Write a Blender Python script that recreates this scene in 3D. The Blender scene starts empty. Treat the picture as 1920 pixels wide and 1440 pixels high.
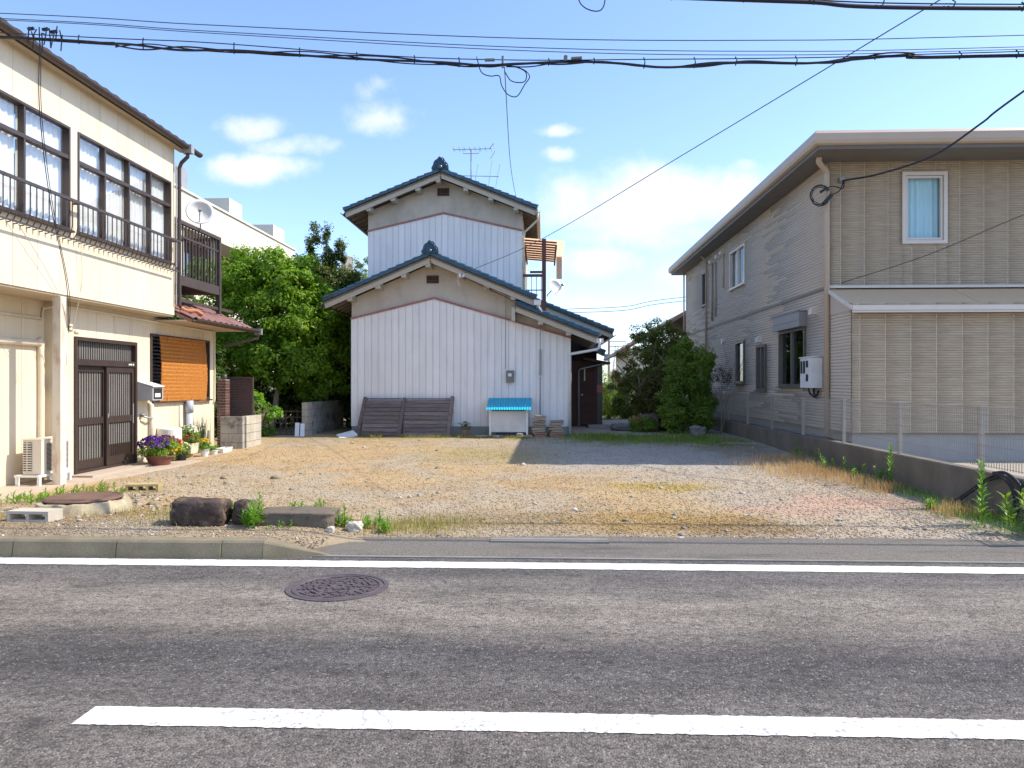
import bpy, math, random
import numpy as np
from mathutils import Vector, Matrix
random.seed(7); RNG = np.random.default_rng(7)
SC = bpy.context.scene; COL = SC.collection
PI = math.pi
# ------------------------------------------------------------------ camera
cam_d = bpy.data.cameras.new('camera'); cam = bpy.data.objects.new('camera', cam_d); COL.objects.link(cam)
cam_d.sensor_width = 36.0; cam_d.lens = 36.0 * 1400 / 1920; cam_d.clip_end = 6000; cam_d.clip_start = 0.05
cam.location = (0, 0, 1.5); cam.rotation_euler = (PI / 2, 0, math.atan(60 / 1400)); SC.camera = cam
# ------------------------------------------------------------------ sky, sun, exposure
SUN_AZ, SUN_EL = math.radians(5.0), math.radians(47.0)      # azimuth from +X towards +Y
sunv = Vector((math.cos(SUN_AZ) * math.cos(SUN_EL), math.sin(SUN_AZ) * math.cos(SUN_EL), math.sin(SUN_EL)))
world = bpy.data.worlds.new('World'); SC.world = world; world.use_nodes = True
wn, wl = world.node_tree.nodes, world.node_tree.links; wn.clear()
def wnode(t, **kw):
    n = wn.new(t)
    for k, v in kw.items(): setattr(n, k, v)
    return n
def wmath(op, a, b=None, c=None):
    n = wnode('ShaderNodeMath', operation=op)
    for i, x in enumerate((a, b, c)):
        if x is None: continue
        if isinstance(x, (int, float)): n.inputs[i].default_value = x
        else: wl.new(x, n.inputs[i])
    return n.outputs[0]
sky = wnode('ShaderNodeTexSky', sky_type='NISHITA', sun_disc=False, sun_elevation=SUN_EL, sun_rotation=PI / 2 - SUN_AZ,
            altitude=0, air_density=1.0, dust_density=.6, ozone_density=1.6)
tc = wnode('ShaderNodeTexCoord'); sep = wnode('ShaderNodeSeparateXYZ'); wl.new(tc.outputs['Generated'], sep.inputs[0])
ysafe = wmath('MAXIMUM', sep.outputs[1], 0.05)
cmb = wnode('ShaderNodeCombineXYZ')
wl.new(wmath('DIVIDE', sep.outputs[0], ysafe), cmb.inputs[0]); wl.new(wmath('DIVIDE', sep.outputs[2], ysafe), cmb.inputs[1])
nz = wnode('ShaderNodeTexNoise'); nz.inputs['Scale'].default_value = 6; nz.inputs['Detail'].default_value = 7; nz.inputs['Roughness'].default_value = .6
wl.new(cmb.outputs[0], nz.inputs['Vector'])
warp = wnode('ShaderNodeVectorMath', operation='MULTIPLY_ADD')
off = wnode('ShaderNodeVectorMath', operation='SUBTRACT'); wl.new(nz.outputs['Color'], off.inputs[0]); off.inputs[1].default_value = (.5, .5, .5)
wl.new(off.outputs[0], warp.inputs[0]); warp.inputs[1].default_value = (.13, .055, 0); wl.new(cmb.outputs[0], warp.inputs[2])
CLOUDS = [(-.385, .290, .062, .020, 1), (-.400, .282, .050, .014, .8), (-.395, .352, .040, .018, .75), (-.325, .325, .052, .014, .65),
          (-.225, .362, .046, .024, .75), (-.235, .397, .024, .016, .6), (-.212, .408, .020, .012, .6), (.020, .338, .024, .008, .8),
          (.023, .306, .017, .009, .8), (.165, .243, .150, .042, 1), (.09, .228, .09, .026, .9), (.24, .262, .08, .028, .9), (.265, .292, .018, .010, .7),
          (.075, .160, .052, .019, 1), (.135, .200, .13, .026, .7), (.08, .108, .07, .018, .55), (.20, .15, .10, .03, .5), (.05, .19, .06, .012, .5), (.30, .21, .09, .03, .55), (.13, .295, .015, .012, .3)]
acc = None
for (a, b, ra, rb, op) in CLOUDS:
    ra *= 1.3; rb *= 1.3
    s = wnode('ShaderNodeVectorMath', operation='SUBTRACT'); wl.new(warp.outputs[0], s.inputs[0]); s.inputs[1].default_value = (a, b, 0)
    d = wnode('ShaderNodeVectorMath', operation='MULTIPLY'); wl.new(s.outputs[0], d.inputs[0]); d.inputs[1].default_value = (1 / ra, 1 / rb, 0)
    l = wnode('ShaderNodeVectorMath', operation='LENGTH'); wl.new(d.outputs[0], l.inputs[0])
    mr = wnode('ShaderNodeMapRange', interpolation_type='SMOOTHSTEP'); wl.new(l.outputs['Value'], mr.inputs[0])
    mr.inputs[1].default_value = 1.75; mr.inputs[2].default_value = .1; mr.inputs[3].default_value = 0; mr.inputs[4].default_value = op
    acc = mr.outputs[0] if acc is None else wmath('MAXIMUM', acc, mr.outputs[0])
nz2 = wnode('ShaderNodeTexNoise'); nz2.inputs['Scale'].default_value = 2.6; nz2.inputs['Detail'].default_value = 7
wl.new(tc.outputs['Generated'], nz2.inputs['Vector'])
gen = wnode('ShaderNodeMapRange', interpolation_type='SMOOTHSTEP'); wl.new(nz2.outputs['Fac'], gen.inputs[0])
gen.inputs[1].default_value = .52; gen.inputs[2].default_value = .72; gen.inputs[4].default_value = .8
back = wnode('ShaderNodeMapRange', interpolation_type='SMOOTHSTEP'); wl.new(sep.outputs[1], back.inputs[0])
back.inputs[1].default_value = .55; back.inputs[2].default_value = .2
nz3 = wnode('ShaderNodeTexNoise'); nz3.inputs['Scale'].default_value = 11; nz3.inputs['Detail'].default_value = 8; nz3.inputs['Roughness'].default_value = .62
wl.new(cmb.outputs[0], nz3.inputs['Vector'])
soft = wnode('ShaderNodeMapRange', interpolation_type='SMOOTHSTEP'); wl.new(wmath('ADD', acc, wmath('MULTIPLY', wmath('SUBTRACT', nz3.outputs['Fac'], .52), 1.5)), soft.inputs[0])
soft.inputs[1].default_value = .22; soft.inputs[2].default_value = 1.05; acc = wmath('MULTIPLY', soft.outputs[0], .95)
acc = wmath('MAXIMUM', acc, wmath('MULTIPLY', gen.outputs[0], back.outputs[0]))
front = wnode('ShaderNodeMapRange'); wl.new(sep.outputs[2], front.inputs[0]); front.inputs[1].default_value = 0; front.inputs[2].default_value = .03
acc = wmath('MULTIPLY', acc, front.outputs[0])
mixc = wnode('ShaderNodeMixRGB'); wl.new(acc, mixc.inputs[0]); skt = wnode('ShaderNodeMixRGB', blend_type='MULTIPLY'); skt.inputs[0].default_value = 1; wl.new(sky.outputs[0], skt.inputs[1]); skt.inputs[2].default_value = (.82, .87, 1.0, 1); wl.new(skt.outputs[0], mixc.inputs[1]); mixc.inputs[2].default_value = (3.6, 3.75, 3.95, 1)
bg = wnode('ShaderNodeBackground'); bg.inputs[1].default_value = .15; wl.new(mixc.outputs[0], bg.inputs[0])
wo = wnode('ShaderNodeOutputWorld'); wl.new(bg.outputs[0], wo.inputs[0])
sun_d = bpy.data.lights.new('sun', 'SUN'); sun_d.energy = 2.95; sun_d.angle = math.radians(.53); sun_d.color = (1, .92, .79)
sun = bpy.data.objects.new('sun', sun_d); COL.objects.link(sun); sun.rotation_euler = sunv.to_track_quat('Z', 'Y').to_euler(); sun.location = (20, 5, 25)
SC.view_settings.view_transform = 'Standard'; SC.view_settings.look = 'None'; SC.view_settings.gamma = 1; SC.view_settings.exposure = 1.08
SC.view_settings.use_curve_mapping = False
SC.render.engine = 'CYCLES'; SC.cycles.max_bounces = 6; SC.cycles.transparent_max_bounces = 12

# ------------------------------------------------------------------ materials
def nodes(name):
    m = bpy.data.materials.new(name); m.use_nodes = True; nt = m.node_tree
    return m, nt, nt.nodes, nt.links, nt.nodes['Principled BSDF']
def N(ns, t, **kw):
    n = ns.new(t)
    for k, v in kw.items(): setattr(n, k, v)
    return n
def posmap(ns, ls, scale=(1, 1, 1)):
    g = N(ns, 'ShaderNodeNewGeometry'); mp = N(ns, 'ShaderNodeMapping'); mp.inputs['Scale'].default_value = scale
    ls.new(g.outputs['Position'], mp.inputs[0]); return mp.outputs[0]
def noise(ns, ls, vec, scale, detail=6, rough=.6):
    n = N(ns, 'ShaderNodeTexNoise'); n.inputs['Scale'].default_value = scale; n.inputs['Detail'].default_value = detail; n.inputs['Roughness'].default_value = rough
    ls.new(vec, n.inputs['Vector']); return n.outputs['Fac']
def mrange(ns, ls, x, a, b, c=0., d=1., smooth=False):
    n = N(ns, 'ShaderNodeMapRange'); n.interpolation_type = 'SMOOTHSTEP' if smooth else 'LINEAR'
    ls.new(x, n.inputs[0])
    for i, v in enumerate((a, b, c, d)): n.inputs[i + 1].default_value = v
    return n.outputs[0]
def mixrgb(ns, ls, f, a, b, mode='MIX'):
    n = N(ns, 'ShaderNodeMixRGB', blend_type=mode)
    for i, x in enumerate((f, a, b)):
        if isinstance(x, (int, float)): n.inputs[i].default_value = x
        elif isinstance(x, tuple): n.inputs[i].default_value = x if len(x) == 4 else (*x, 1)
        else: ls.new(x, n.inputs[i])
    return n.outputs[0]
def scl(c, k): return tuple(min(1, x * k) for x in c[:3])
def bumpn(ns, ls, b, h, strength, dist=.01):
    n = N(ns, 'ShaderNodeBump'); n.inputs['Strength'].default_value = strength; n.inputs['Distance'].default_value = dist
    ls.new(h, n.inputs['Height']); ls.new(n.outputs[0], b.inputs['Normal'])
MC = {}
def mat(name, col, rough=.6, var=.12, scale=2.5, st=(1, 1, 1), bump=.0, bs=60, metal=0, spec=.4, rnd=.0, stain_shade=None, stain_shade_amt=.0, stain_shade_scale=1.2, stain_shade_st=(1, 1, 1)):
    if name in MC: return MC[name]
    m, nt, ns, ls, b = nodes(name)
    p = posmap(ns, ls, st)
    c = mixrgb(ns, ls, mrange(ns, ls, noise(ns, ls, p, scale), .3, .7), scl(col, 1 - var), scl(col, 1 + var))
    if stain_shade:  # second tone, for real stains and for shade painted into the colour
        q = posmap(ns, ls, stain_shade_st)
        c = mixrgb(ns, ls, mrange(ns, ls, noise(ns, ls, q, stain_shade_scale, 8, .65), .48, .72, 0, stain_shade_amt, True), c, stain_shade)
    if rnd:
        oi = N(ns, 'ShaderNodeObjectInfo'); r = mrange(ns, ls, oi.outputs['Random'], 0, 1, 1 - rnd, 1 + rnd)
        cc = N(ns, 'ShaderNodeCombineXYZ')
        for i in range(3): ls.new(r, cc.inputs[i])
        c = mixrgb(ns, ls, 1.0, c, cc.outputs[0], 'MULTIPLY')
    ls.new(c, b.inputs['Base Color'])
    b.inputs['Roughness'].default_value = rough; b.inputs['Metallic'].default_value = metal; b.inputs['Specular IOR Level'].default_value = spec
    if bump:
        bumpn(ns, ls, b, noise(ns, ls, posmap(ns, ls, st), bs, 5), bump)
    MC[name] = m; return m
def leafmat(name, c1, c2, trans=.35, scale=7):
    if name in MC: return MC[name]
    m, nt, ns, ls, b = nodes(name)
    p = posmap(ns, ls)
    f = mixrgb(ns, ls, .5, noise(ns, ls, p, scale, 3), noise(ns, ls, p, 1.1, 2))
    c = mixrgb(ns, ls, mrange(ns, ls, f, .38, .62), c1, c2)
    ls.new(c, b.inputs['Base Color']); b.inputs['Roughness'].default_value = .42; b.inputs['Specular IOR Level'].default_value = .35
    t = N(ns, 'ShaderNodeBsdfTranslucent'); ls.new(mixrgb(ns, ls, 1., c, (1.6, 1.7, .7, 1), 'MULTIPLY'), t.inputs[0])
    mx = N(ns, 'ShaderNodeMixShader'); mx.inputs[0].default_value = trans
    ls.new(b.outputs[0], mx.inputs[1]); ls.new(t.outputs[0], mx.inputs[2]); ls.new(mx.outputs[0], ns['Material Output'].inputs[0])
    MC[name] = m; return m
def polymat(name, c):
    m, nt, ns, ls, b = nodes(name); b.inputs['Base Color'].default_value = (*scl(c, .8), 1); b.inputs['Roughness'].default_value = .35
    t = N(ns, 'ShaderNodeBsdfTranslucent'); t.inputs[0].default_value = (*c, 1); mx = N(ns, 'ShaderNodeMixShader')
    ls.new(mrange(ns, ls, noise(ns, ls, posmap(ns, ls), 3, 4), .3, .7, .7, .85), mx.inputs[0]); ls.new(b.outputs[0], mx.inputs[1]); ls.new(t.outputs[0], mx.inputs[2]); ls.new(mx.outputs[0], ns['Material Output'].inputs[0]); return m
def glassmat(name, tint=(.85, .9, .92), refl=.9, base=.1):
    if name in MC: return MC[name]
    m, nt, ns, ls, b = nodes(name)
    tr = N(ns, 'ShaderNodeBsdfTransparent'); tr.inputs[0].default_value = (*tint, 1)
    gl = N(ns, 'ShaderNodeBsdfGlossy'); gl.inputs['Roughness'].default_value = .015; gl.inputs[0].default_value = (.95, .97, 1, 1)
    lw = N(ns, 'ShaderNodeFresnel'); lw.inputs[0].default_value = 1.5
    nn = noise(ns, ls, posmap(ns, ls), 1.3, 2); bp = N(ns, 'ShaderNodeBump'); bp.inputs['Strength'].default_value = .05; bp.inputs['Distance'].default_value = .05
    ls.new(nn, bp.inputs['Height']); ls.new(bp.outputs[0], gl.inputs['Normal'])
    mx = N(ns, 'ShaderNodeMixShader'); ls.new(mrange(ns, ls, lw.outputs[0], 0, 1, base, refl), mx.inputs[0])
    ls.new(tr.outputs[0], mx.inputs[1]); ls.new(gl.outputs[0], mx.inputs[2]); ls.new(mx.outputs[0], ns['Material Output'].inputs[0])
    MC[name] = m; return m
def colattr_mat(name, rough=.85, bump=.3, bs=90):
    m, nt, ns, ls, b = nodes(name)
    a = N(ns, 'ShaderNodeAttribute', attribute_name='Col')
    n = mrange(ns, ls, noise(ns, ls, posmap(ns, ls), 40, 4), .3, .7, .8, 1.15)
    cc = N(ns, 'ShaderNodeCombineXYZ')
    for i in range(3): ls.new(n, cc.inputs[i])
    ls.new(mixrgb(ns, ls, 1., a.outputs['Color'], cc.outputs[0], 'MULTIPLY'), b.inputs['Base Color']); b.inputs['Roughness'].default_value = rough
    b.inputs['Specular IOR Level'].default_value = .25
    MC[name] = m; return m

# ------------------------------------------------------------------ mesh helpers
ORG = {}
def setp(o, label=None, cat=None, group=None, kind=None):
    if label: o['label'] = label
    if cat: o['category'] = cat
    if group: o['group'] = group
    if kind: o['kind'] = kind
    return o
def thing(name, label, cat, loc=(0, 0, 0), group=None, kind=None):
    o = bpy.data.objects.new(name, None); COL.objects.link(o); o.location = loc; o.empty_display_size = .2
    ORG[o.name] = Vector(loc); return setp(o, label, cat, group, kind)
def link(name, me, m, parent=None, loc=None, smooth=False):
    """loc is a world location of the mesh's own origin; None keeps the mesh in world coordinates."""
    o = bpy.data.objects.new(name, me); COL.objects.link(o)
    if m is not None and not me.materials: me.materials.append(m)
    po = ORG.get(parent.name, Vector((0, 0, 0))) if parent is not None else Vector((0, 0, 0))
    L = Vector(loc) if loc is not None else Vector((0, 0, 0))
    o.parent = parent; o.location = L - po; ORG[o.name] = L
    if smooth: me.shade_smooth()
    return o
def basis(d):
    d = Vector(d).normalized(); u = Vector((0, 0, 1)) if abs(d.z) < .95 else Vector((1, 0, 0))
    a = d.cross(u).normalized(); return a, a.cross(d).normalized()
class MB:
    def __init__(s): s.v = []; s.f = []; s.p = []
    def add(s, vs, fs):
        n = len(s.v); s.p.append(([tuple(p) for p in vs], [tuple(f) for f in fs])); s.v += [tuple(p) for p in vs]; s.f += [tuple(i + n for i in f) for f in fs]; return s
    def hexa(s, p): return s.add(p, [(0, 3, 2, 1), (4, 5, 6, 7), (0, 1, 5, 4), (1, 2, 6, 5), (2, 3, 7, 6), (3, 0, 4, 7)])
    def box(s, x0, x1, y0, y1, z0, z1):
        return s.hexa([(x0, y0, z0), (x1, y0, z0), (x1, y1, z0), (x0, y1, z0), (x0, y0, z1), (x1, y0, z1), (x1, y1, z1), (x0, y1, z1)])
    def bar(s, p, q, w, h, up=None):
        p, q = Vector(p), Vector(q); a, b = basis(q - p)
        if up is not None:
            d = (q - p).normalized(); b = (Vector(up) - d * Vector(up).dot(d)).normalized(); a = d.cross(b)
        a = a * w / 2; b = b * h / 2
        return s.hexa([p - a - b, p + a - b, p + a + b, p - a + b, q - a - b, q + a - b, q + a + b, q - a + b])
    def tube(s, pts, r, n=8, cap=True):
        pts = [Vector(p) for p in pts]; rs = r if isinstance(r, (list, tuple)) else [r] * len(pts); rings = []; A = None
        for i, p in enumerate(pts):
            d = (pts[min(i + 1, len(pts) - 1)] - pts[max(i - 1, 0)]).normalized()
            if A is None: A, B = basis(d)
            else:
                A = (A - d * A.dot(d)).normalized(); B = d.cross(A) * -1
            B = A.cross(d).normalized()
            rings.append([p + (A * math.cos(t * 2 * PI / n) + B * math.sin(t * 2 * PI / n)) * rs[i] for t in range(n)])
        k = len(rings); vs = [q for R in rings for q in R]
        fs = [(i * n + j, i * n + (j + 1) % n, (i + 1) * n + (j + 1) % n, (i + 1) * n + j) for i in range(k - 1) for j in range(n)]
        if cap: fs += [tuple(range(n - 1, -1, -1)), tuple(range((k - 1) * n, k * n))]
        return s.add(vs, fs)
    def prism(s, poly, fn, a0, a1):
        """poly: 2-D points; fn(p, a) -> 3-D."""
        n = len(poly); vs = [fn(p, a0) for p in poly] + [fn(p, a1) for p in poly]
        return s.add(vs, [tuple(range(n - 1, -1, -1)), tuple(range(n, 2 * n))] + [(i, (i + 1) % n, n + (i + 1) % n, n + i) for i in range(n)])
    def lathe(s, prof, c, n=20):
        vs = [(c[0] + r * math.cos(t * 2 * PI / n), c[1] + r * math.sin(t * 2 * PI / n), c[2] + z) for r, z in prof for t in range(n)]
        k = len(prof); fs = [(i * n + j, i * n + (j + 1) % n, (i + 1) * n + (j + 1) % n, (i + 1) * n + j) for i in range(k - 1) for j in range(n)]
        fs += [tuple(range(n - 1, -1, -1)), tuple(range((k - 1) * n, k * n))]
        return s.add(vs, fs)
    def mesh(s, name): 
        me = bpy.data.meshes.new(name); me.from_pydata(s.v, [], s.f); me.update(); return me
    def each(s, name, m, parent, smooth=False):
        # one object for every separate shape that was added
        for v, f in s.p:
            q = MB(); q.v = v; q.f = f; q.build(name, m, parent, smooth)
    def build(s, name, m, parent=None, smooth=False, org=None):
        if org is None: org = ORG[parent.name] if parent is not None else None
        if org is None:
            a = np.array(s.v); org = Vector(((a[:, 0].min() + a[:, 0].max()) / 2, (a[:, 1].min() + a[:, 1].max()) / 2, a[:, 2].min()))
        org = Vector(org); me = bpy.data.meshes.new(name)
        me.from_pydata([(x - org.x, y - org.y, z - org.z) for x, y, z in s.v], [], s.f); me.update()
        return link(name, me, m, parent, org, smooth)
def npmesh(name, V, F, cols=None, mats=None):
    """V (n,3), F (m,k) numpy -> mesh, quick."""
    me = bpy.data.meshes.new(name); k = F.shape[1]
    me.vertices.add(len(V)); me.vertices.foreach_set('co', V.astype(np.float32).ravel())
    me.loops.add(F.size); me.loops.foreach_set('vertex_index', F.astype(np.int32).ravel())
    me.polygons.add(len(F)); me.polygons.foreach_set('loop_start', np.arange(0, F.size, k, dtype=np.int32)); me.polygons.foreach_set('loop_total', np.full(len(F), k, np.int32))
    me.update(calc_edges=True)
    if cols is not None:
        a = me.color_attributes.new('Col', 'FLOAT_COLOR', 'POINT'); c = np.ones((len(V), 4), np.float32); c[:, :3] = cols; a.data.foreach_set('color', c.ravel())
    return me
def npboxes(B):
    B = np.asarray(B, float); n = len(B); ix = [0, 1, 1, 0, 0, 1, 1, 0]; iy = [2, 2, 3, 3, 2, 2, 3, 3]; iz = [4, 4, 4, 4, 5, 5, 5, 5]
    V = np.stack([B[:, ix], B[:, iy], B[:, iz]], -1).reshape(-1, 3)
    f = np.array([(0, 3, 2, 1), (4, 5, 6, 7), (0, 1, 5, 4), (1, 2, 6, 5), (2, 3, 7, 6), (3, 0, 4, 7)])
    return V, (f[None] + (np.arange(n) * 8)[:, None, None]).reshape(-1, 4)
# a facade: ('+x', X0) faces +X, ('-x', X0) faces -X, ('-y', Y0) faces the road; a runs along it, d comes out of it
def wp(face, a, z, d):
    k, c = face
    return (c + d, a, z) if k == '+x' else ((c - d, a, z) if k == '-x' else (a, c - d, z))
def fbox(mb, face, a0, a1, z0, z1, d0, d1):
    p, q = wp(face, a0, z0, d0), wp(face, a1, z1, d1)
    return mb.box(min(p[0], q[0]), max(p[0], q[0]), min(p[1], q[1]), max(p[1], q[1]), min(p[2], q[2]), max(p[2], q[2]))
def rects(a0, a1, z0, z1, opens):
    """what is left of a strip once the openings are taken out, as rectangles."""
    cuts = sorted({a0, a1, *[x for o in opens for x in o[:2] if a0 < x < a1]}); out = []
    for p, q in zip(cuts[:-1], cuts[1:]):
        z = z0
        for o in sorted([o for o in opens if o[0] < q - 1e-6 and o[1] > p + 1e-6], key=lambda o: o[2]):
            if o[2] > z + 1e-4: out.append((p, q, z, min(o[2], z1)))
            z = max(z, o[3])
        if z < z1 - 1e-4: out.append((p, q, z, z1))
    return out
def comps(R):
    out = []
    for r in R:
        hit = [c for c in out if any(abs(r[0] - k[1]) < 1e-5 and r[2] < k[3] - 1e-5 and r[3] > k[2] + 1e-5 for k in c)]
        new = [r] + [k for c in hit for k in c]; out = [c for c in out if c not in hit] + [new]
    return out
def panel_wall(parent, face, joints, z0, z1, opens, m, mback, th=.02, gap=.006, back=.12, piece='wall_panel'):
    bk = MB()
    for r in rects(joints[0], joints[-1], z0, z1, opens): fbox(bk, face, *r, -back, 0)
    bk.build('wall', mback, parent)
    for p, q in zip(joints[:-1], joints[1:]):
        for comp in comps(rects(p + gap / 2, q - gap / 2, z0, z1, opens)):
            b = MB()
            for r in comp: fbox(b, face, *r, .001, th)
            b.build(piece, m, parent)
def ribbed_panels(parent, face, joints, z0, z1, opens, m, mback, pitch=.046, back=.15):
    bk = MB()
    for r in rects(joints[0], joints[-1], z0, z1, opens): fbox(bk, face, *r, -back, 0)
    bk.build('wall', mback, parent)
    for p, q in zip(joints[:-1], joints[1:]):
      for comp in comps(rects(p + .004, q - .004, z0, z1, opens)):
        B = []
        for (a, b, c, d) in comp:
            for row in range(int((c - z0) / pitch), int((d - z0) / pitch) + 1):
                za, zb = max(c, z0 + row * pitch + .002), min(d, z0 + (row + 1) * pitch - .002)
                if zb - za < .008: continue
                dd = .015 + .003 * ((row * 7919) % 13) / 13
                x, y = wp(face, a, za, .001), wp(face, b, zb, dd)
                B.append((min(x[0], y[0]), max(x[0], y[0]), min(x[1], y[1]), max(x[1], y[1]), x[2], y[2]))
        if B:
            V, F = npboxes(B); V = V - np.array(ORG[parent.name]); o = link('wall_panel', npmesh('wall_panel', V, F), m, parent, ORG[parent.name])
def cloth(mb, face, a0, a1, z0, z1, d, amp=.025, wl=.11, n=None):
    n = n or max(12, int((a1 - a0) / wl * 6)); ph = random.random() * 6
    top = []; 
    for i in range(n + 1):
        a = a0 + (a1 - a0) * i / n; k = 2 * PI * (a - a0) / wl
        top.append((a, d + amp * math.sin(k + ph + .7 * math.sin(k * .23)) + amp * .4 * math.sin(k * .37)))
    vs = [wp(face, a, z1, dd * .3 + d * .7) for a, dd in top] + [wp(face, a, z0, dd) for a, dd in top]
    return mb.add(vs, [(i, i + 1, n + 2 + i, n + 1 + i) for i in range(n)])
def window(parent, face, a0, a1, z0, z1, cols, rows, mf, mg, fw=.04, out=.04, inn=.06, curtain=None, cd=-.16, name='window', sill=True, cov=None, label=None):
    f = MB()
    fbox(f, face, a0, a0 + fw, z0, z1, -inn, out); fbox(f, face, a1 - fw, a1, z0, z1, -inn, out)
    fbox(f, face, a0 + fw, a1 - fw, z0, z0 + fw, -inn, out); fbox(f, face, a0 + fw, a1 - fw, z1 - fw, z1, -inn, out)
    zs = [z0 + fw * .5] + rows + [z1 - fw * .5]; as_ = [a0 + fw * .5 + (a1 - a0 - fw) * i / cols for i in range(cols + 1)]
    for z in rows: fbox(f, face, a0 + fw, a1 - fw, z - fw * .8, z + fw * .8, -inn + .002, out - .006)
    for i, a in enumerate(as_[1:-1]):
        for k in range(len(zs) - 1): fbox(f, face, a - fw * .55, a + fw * .55, zs[k] + fw * .5, zs[k + 1] - fw * .5, -inn + .004, out - .012)
    if sill: fbox(f, face, a0 - .03, a1 + .03, z0 - .03, z0 - .001, -.02, out + .05)
    w = f.build(name, mf, parent)
    if label: w['label'] = label
    for k in range(len(zs) - 1):
        for i in range(cols):
            dd = -.02 - (.018 if i % 2 else 0)
            p = MB(); fbox(p, face, as_[i] + .01, as_[i + 1] - .01, zs[k] + .01, zs[k + 1] - .01, dd - .005, dd); p.build('pane', mg, w)
    if curtain:
        for (c0, c1) in (cov or [(0, 1)]):
            c = MB(); cloth(c, face, a0 + .02 + (a1 - a0 - .04) * c0, a0 + .02 + (a1 - a0 - .04) * c1, z0 + .02, z1 - .02, cd); c.build('curtain', curtain, w, smooth=True)
    return w
def spline(pts, n=12):
    P = [Vector(p) for p in pts]; P = [P[0] * 2 - P[1]] + P + [P[-1] * 2 - P[-2]]; out = []
    for i in range(1, len(P) - 2):
        for k in range(n):
            t = k / n; a, b, c, d = P[i - 1:i + 3]
            out.append(.5 * ((2 * b) + (c - a) * t + (2 * a - 5 * b + 4 * c - d) * t * t + (3 * b - a - 3 * c + d) * t ** 3))
    return out + [P[-2]]

# ------------------------------------------------------------------ foliage helpers
def rot_frames(nrm, spin):
    nrm = nrm / np.linalg.norm(nrm, axis=1, keepdims=True); ref = np.where(np.abs(nrm[:, 2:3]) < .9, [[0, 0, 1.]], [[1., 0, 0]])
    t = np.cross(nrm, ref); t /= np.linalg.norm(t, axis=1, keepdims=True); b = np.cross(nrm, t)
    c, s = np.cos(spin)[:, None], np.sin(spin)[:, None]
    return t * c + b * s, b * c - t * s, nrm
def leaves(C, nrm, L, W, fold=.25, spin=None):
    n = len(C); spin = RNG.uniform(0, 2 * PI, n) if spin is None else spin
    T, B, Nn = rot_frames(nrm, spin); L = L[:, None]; W = W[:, None]
    V = np.stack([C - T * L / 2, C + B * W / 2 + Nn * W * fold, C + T * L / 2 - Nn * L * .12, C - B * W / 2 + Nn * W * fold], 1).reshape(-1, 3)
    i = np.arange(n)[:, None] * 4; F = np.concatenate([i + [[0, 1, 2]], i + [[0, 2, 3]]])
    return V, F
def crown_pts(blobs, nclump, per, cr, shell=.55, flat=.75):
    """leaf points in clumps spread over a union of ellipsoids (cx,cy,cz,rx,ry,rz)."""
    vol = np.array([b[3] * b[4] * b[5] for b in blobs]) ** .67; pick = RNG.choice(len(blobs), nclump, p=vol / vol.sum())
    b = np.array(blobs)[pick]; d = RNG.normal(size=(nclump, 3)); d /= np.linalg.norm(d, axis=1, keepdims=True)
    r = shell + (1 - shell) * RNG.random(nclump) ** .6; r = np.where(RNG.random(nclump) < .14, RNG.uniform(1.0, 1.28, nclump), r); cc = b[:, :3] + d * b[:, 3:] * r[:, None]
    rad = cr * RNG.uniform(.6, 1.35, nclump)
    e = RNG.normal(size=(nclump, per, 3)); e /= np.linalg.norm(e, axis=2, keepdims=True)
    e = e * (RNG.random((nclump, per, 1)) ** .45); e[:, :, 2] *= flat
    P = cc[:, None] + e * rad[:, None, None]
    nn = e * .9 + d[:, None] * .5 + RNG.normal(size=e.shape) * .45; nn[:, :, 2] += .45
    return P.reshape(-1, 3), nn.reshape(-1, 3)
def foliage(name, m, parent, blobs, nclump, per, cr, L, W, shell=.55, zmin=None, flat=.75):
    P, nn = crown_pts(blobs, nclump, per, cr, shell, flat)
    if zmin is not None: k = P[:, 2] > zmin; P, nn = P[k], nn[k]
    n = len(P); V, F = leaves(P, nn, L * RNG.uniform(.5, 1.4, n), W * RNG.uniform(.5, 1.35, n))
    V = V - np.array(ORG[parent.name]); return link(name, npmesh(name, V, F), m, parent, ORG[parent.name])
def branch(mb, p, d, length, r, depth, out):
    pts = [Vector(p)]; d = Vector(d).normalized(); n = 5
    for i in range(n):
        d = (d + Vector((random.uniform(-.22, .22), random.uniform(-.22, .22), random.uniform(-.05, .18)))).normalized(); pts.append(pts[-1] + d * length / n)
    mb.tube(pts, [r * (1 - .6 * i / n) for i in range(n + 1)], 7)
    if depth:
        for k in range(random.choice((2, 3))):
            q = pts[random.choice((3, 4, 5))]; a = random.uniform(0, 2 * PI)
            branch(mb, q, (d + Vector((math.cos(a), math.sin(a), .3)) * .9), length * .68, r * .5, depth - 1, out)
def tree(name, label, cat, base, lean, height, r, bm, lm, blobs, nclump, per, cr, L, W, group=None, shell=.55, stems=1, zmin=None, flat=.75, bd=2):
    t = thing(name, label, cat, base, group); b = MB()
    for k in range(stems):
        a = random.uniform(0, 6.28); br = Vector(base) + (Vector((math.cos(a), math.sin(a), 0)) * r * 2 if stems > 1 else Vector())
        branch(b, br - Vector((0, 0, .1)), Vector(lean) + Vector((random.uniform(-.3, .3), random.uniform(-.2, .2), 0)) * (stems > 1), height, r, bd, None)
    b.build('trunk', bm, t, smooth=True)
    foliage('crown', lm, t, blobs, nclump, per, cr, L, W, shell, zmin, flat); return t
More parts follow.
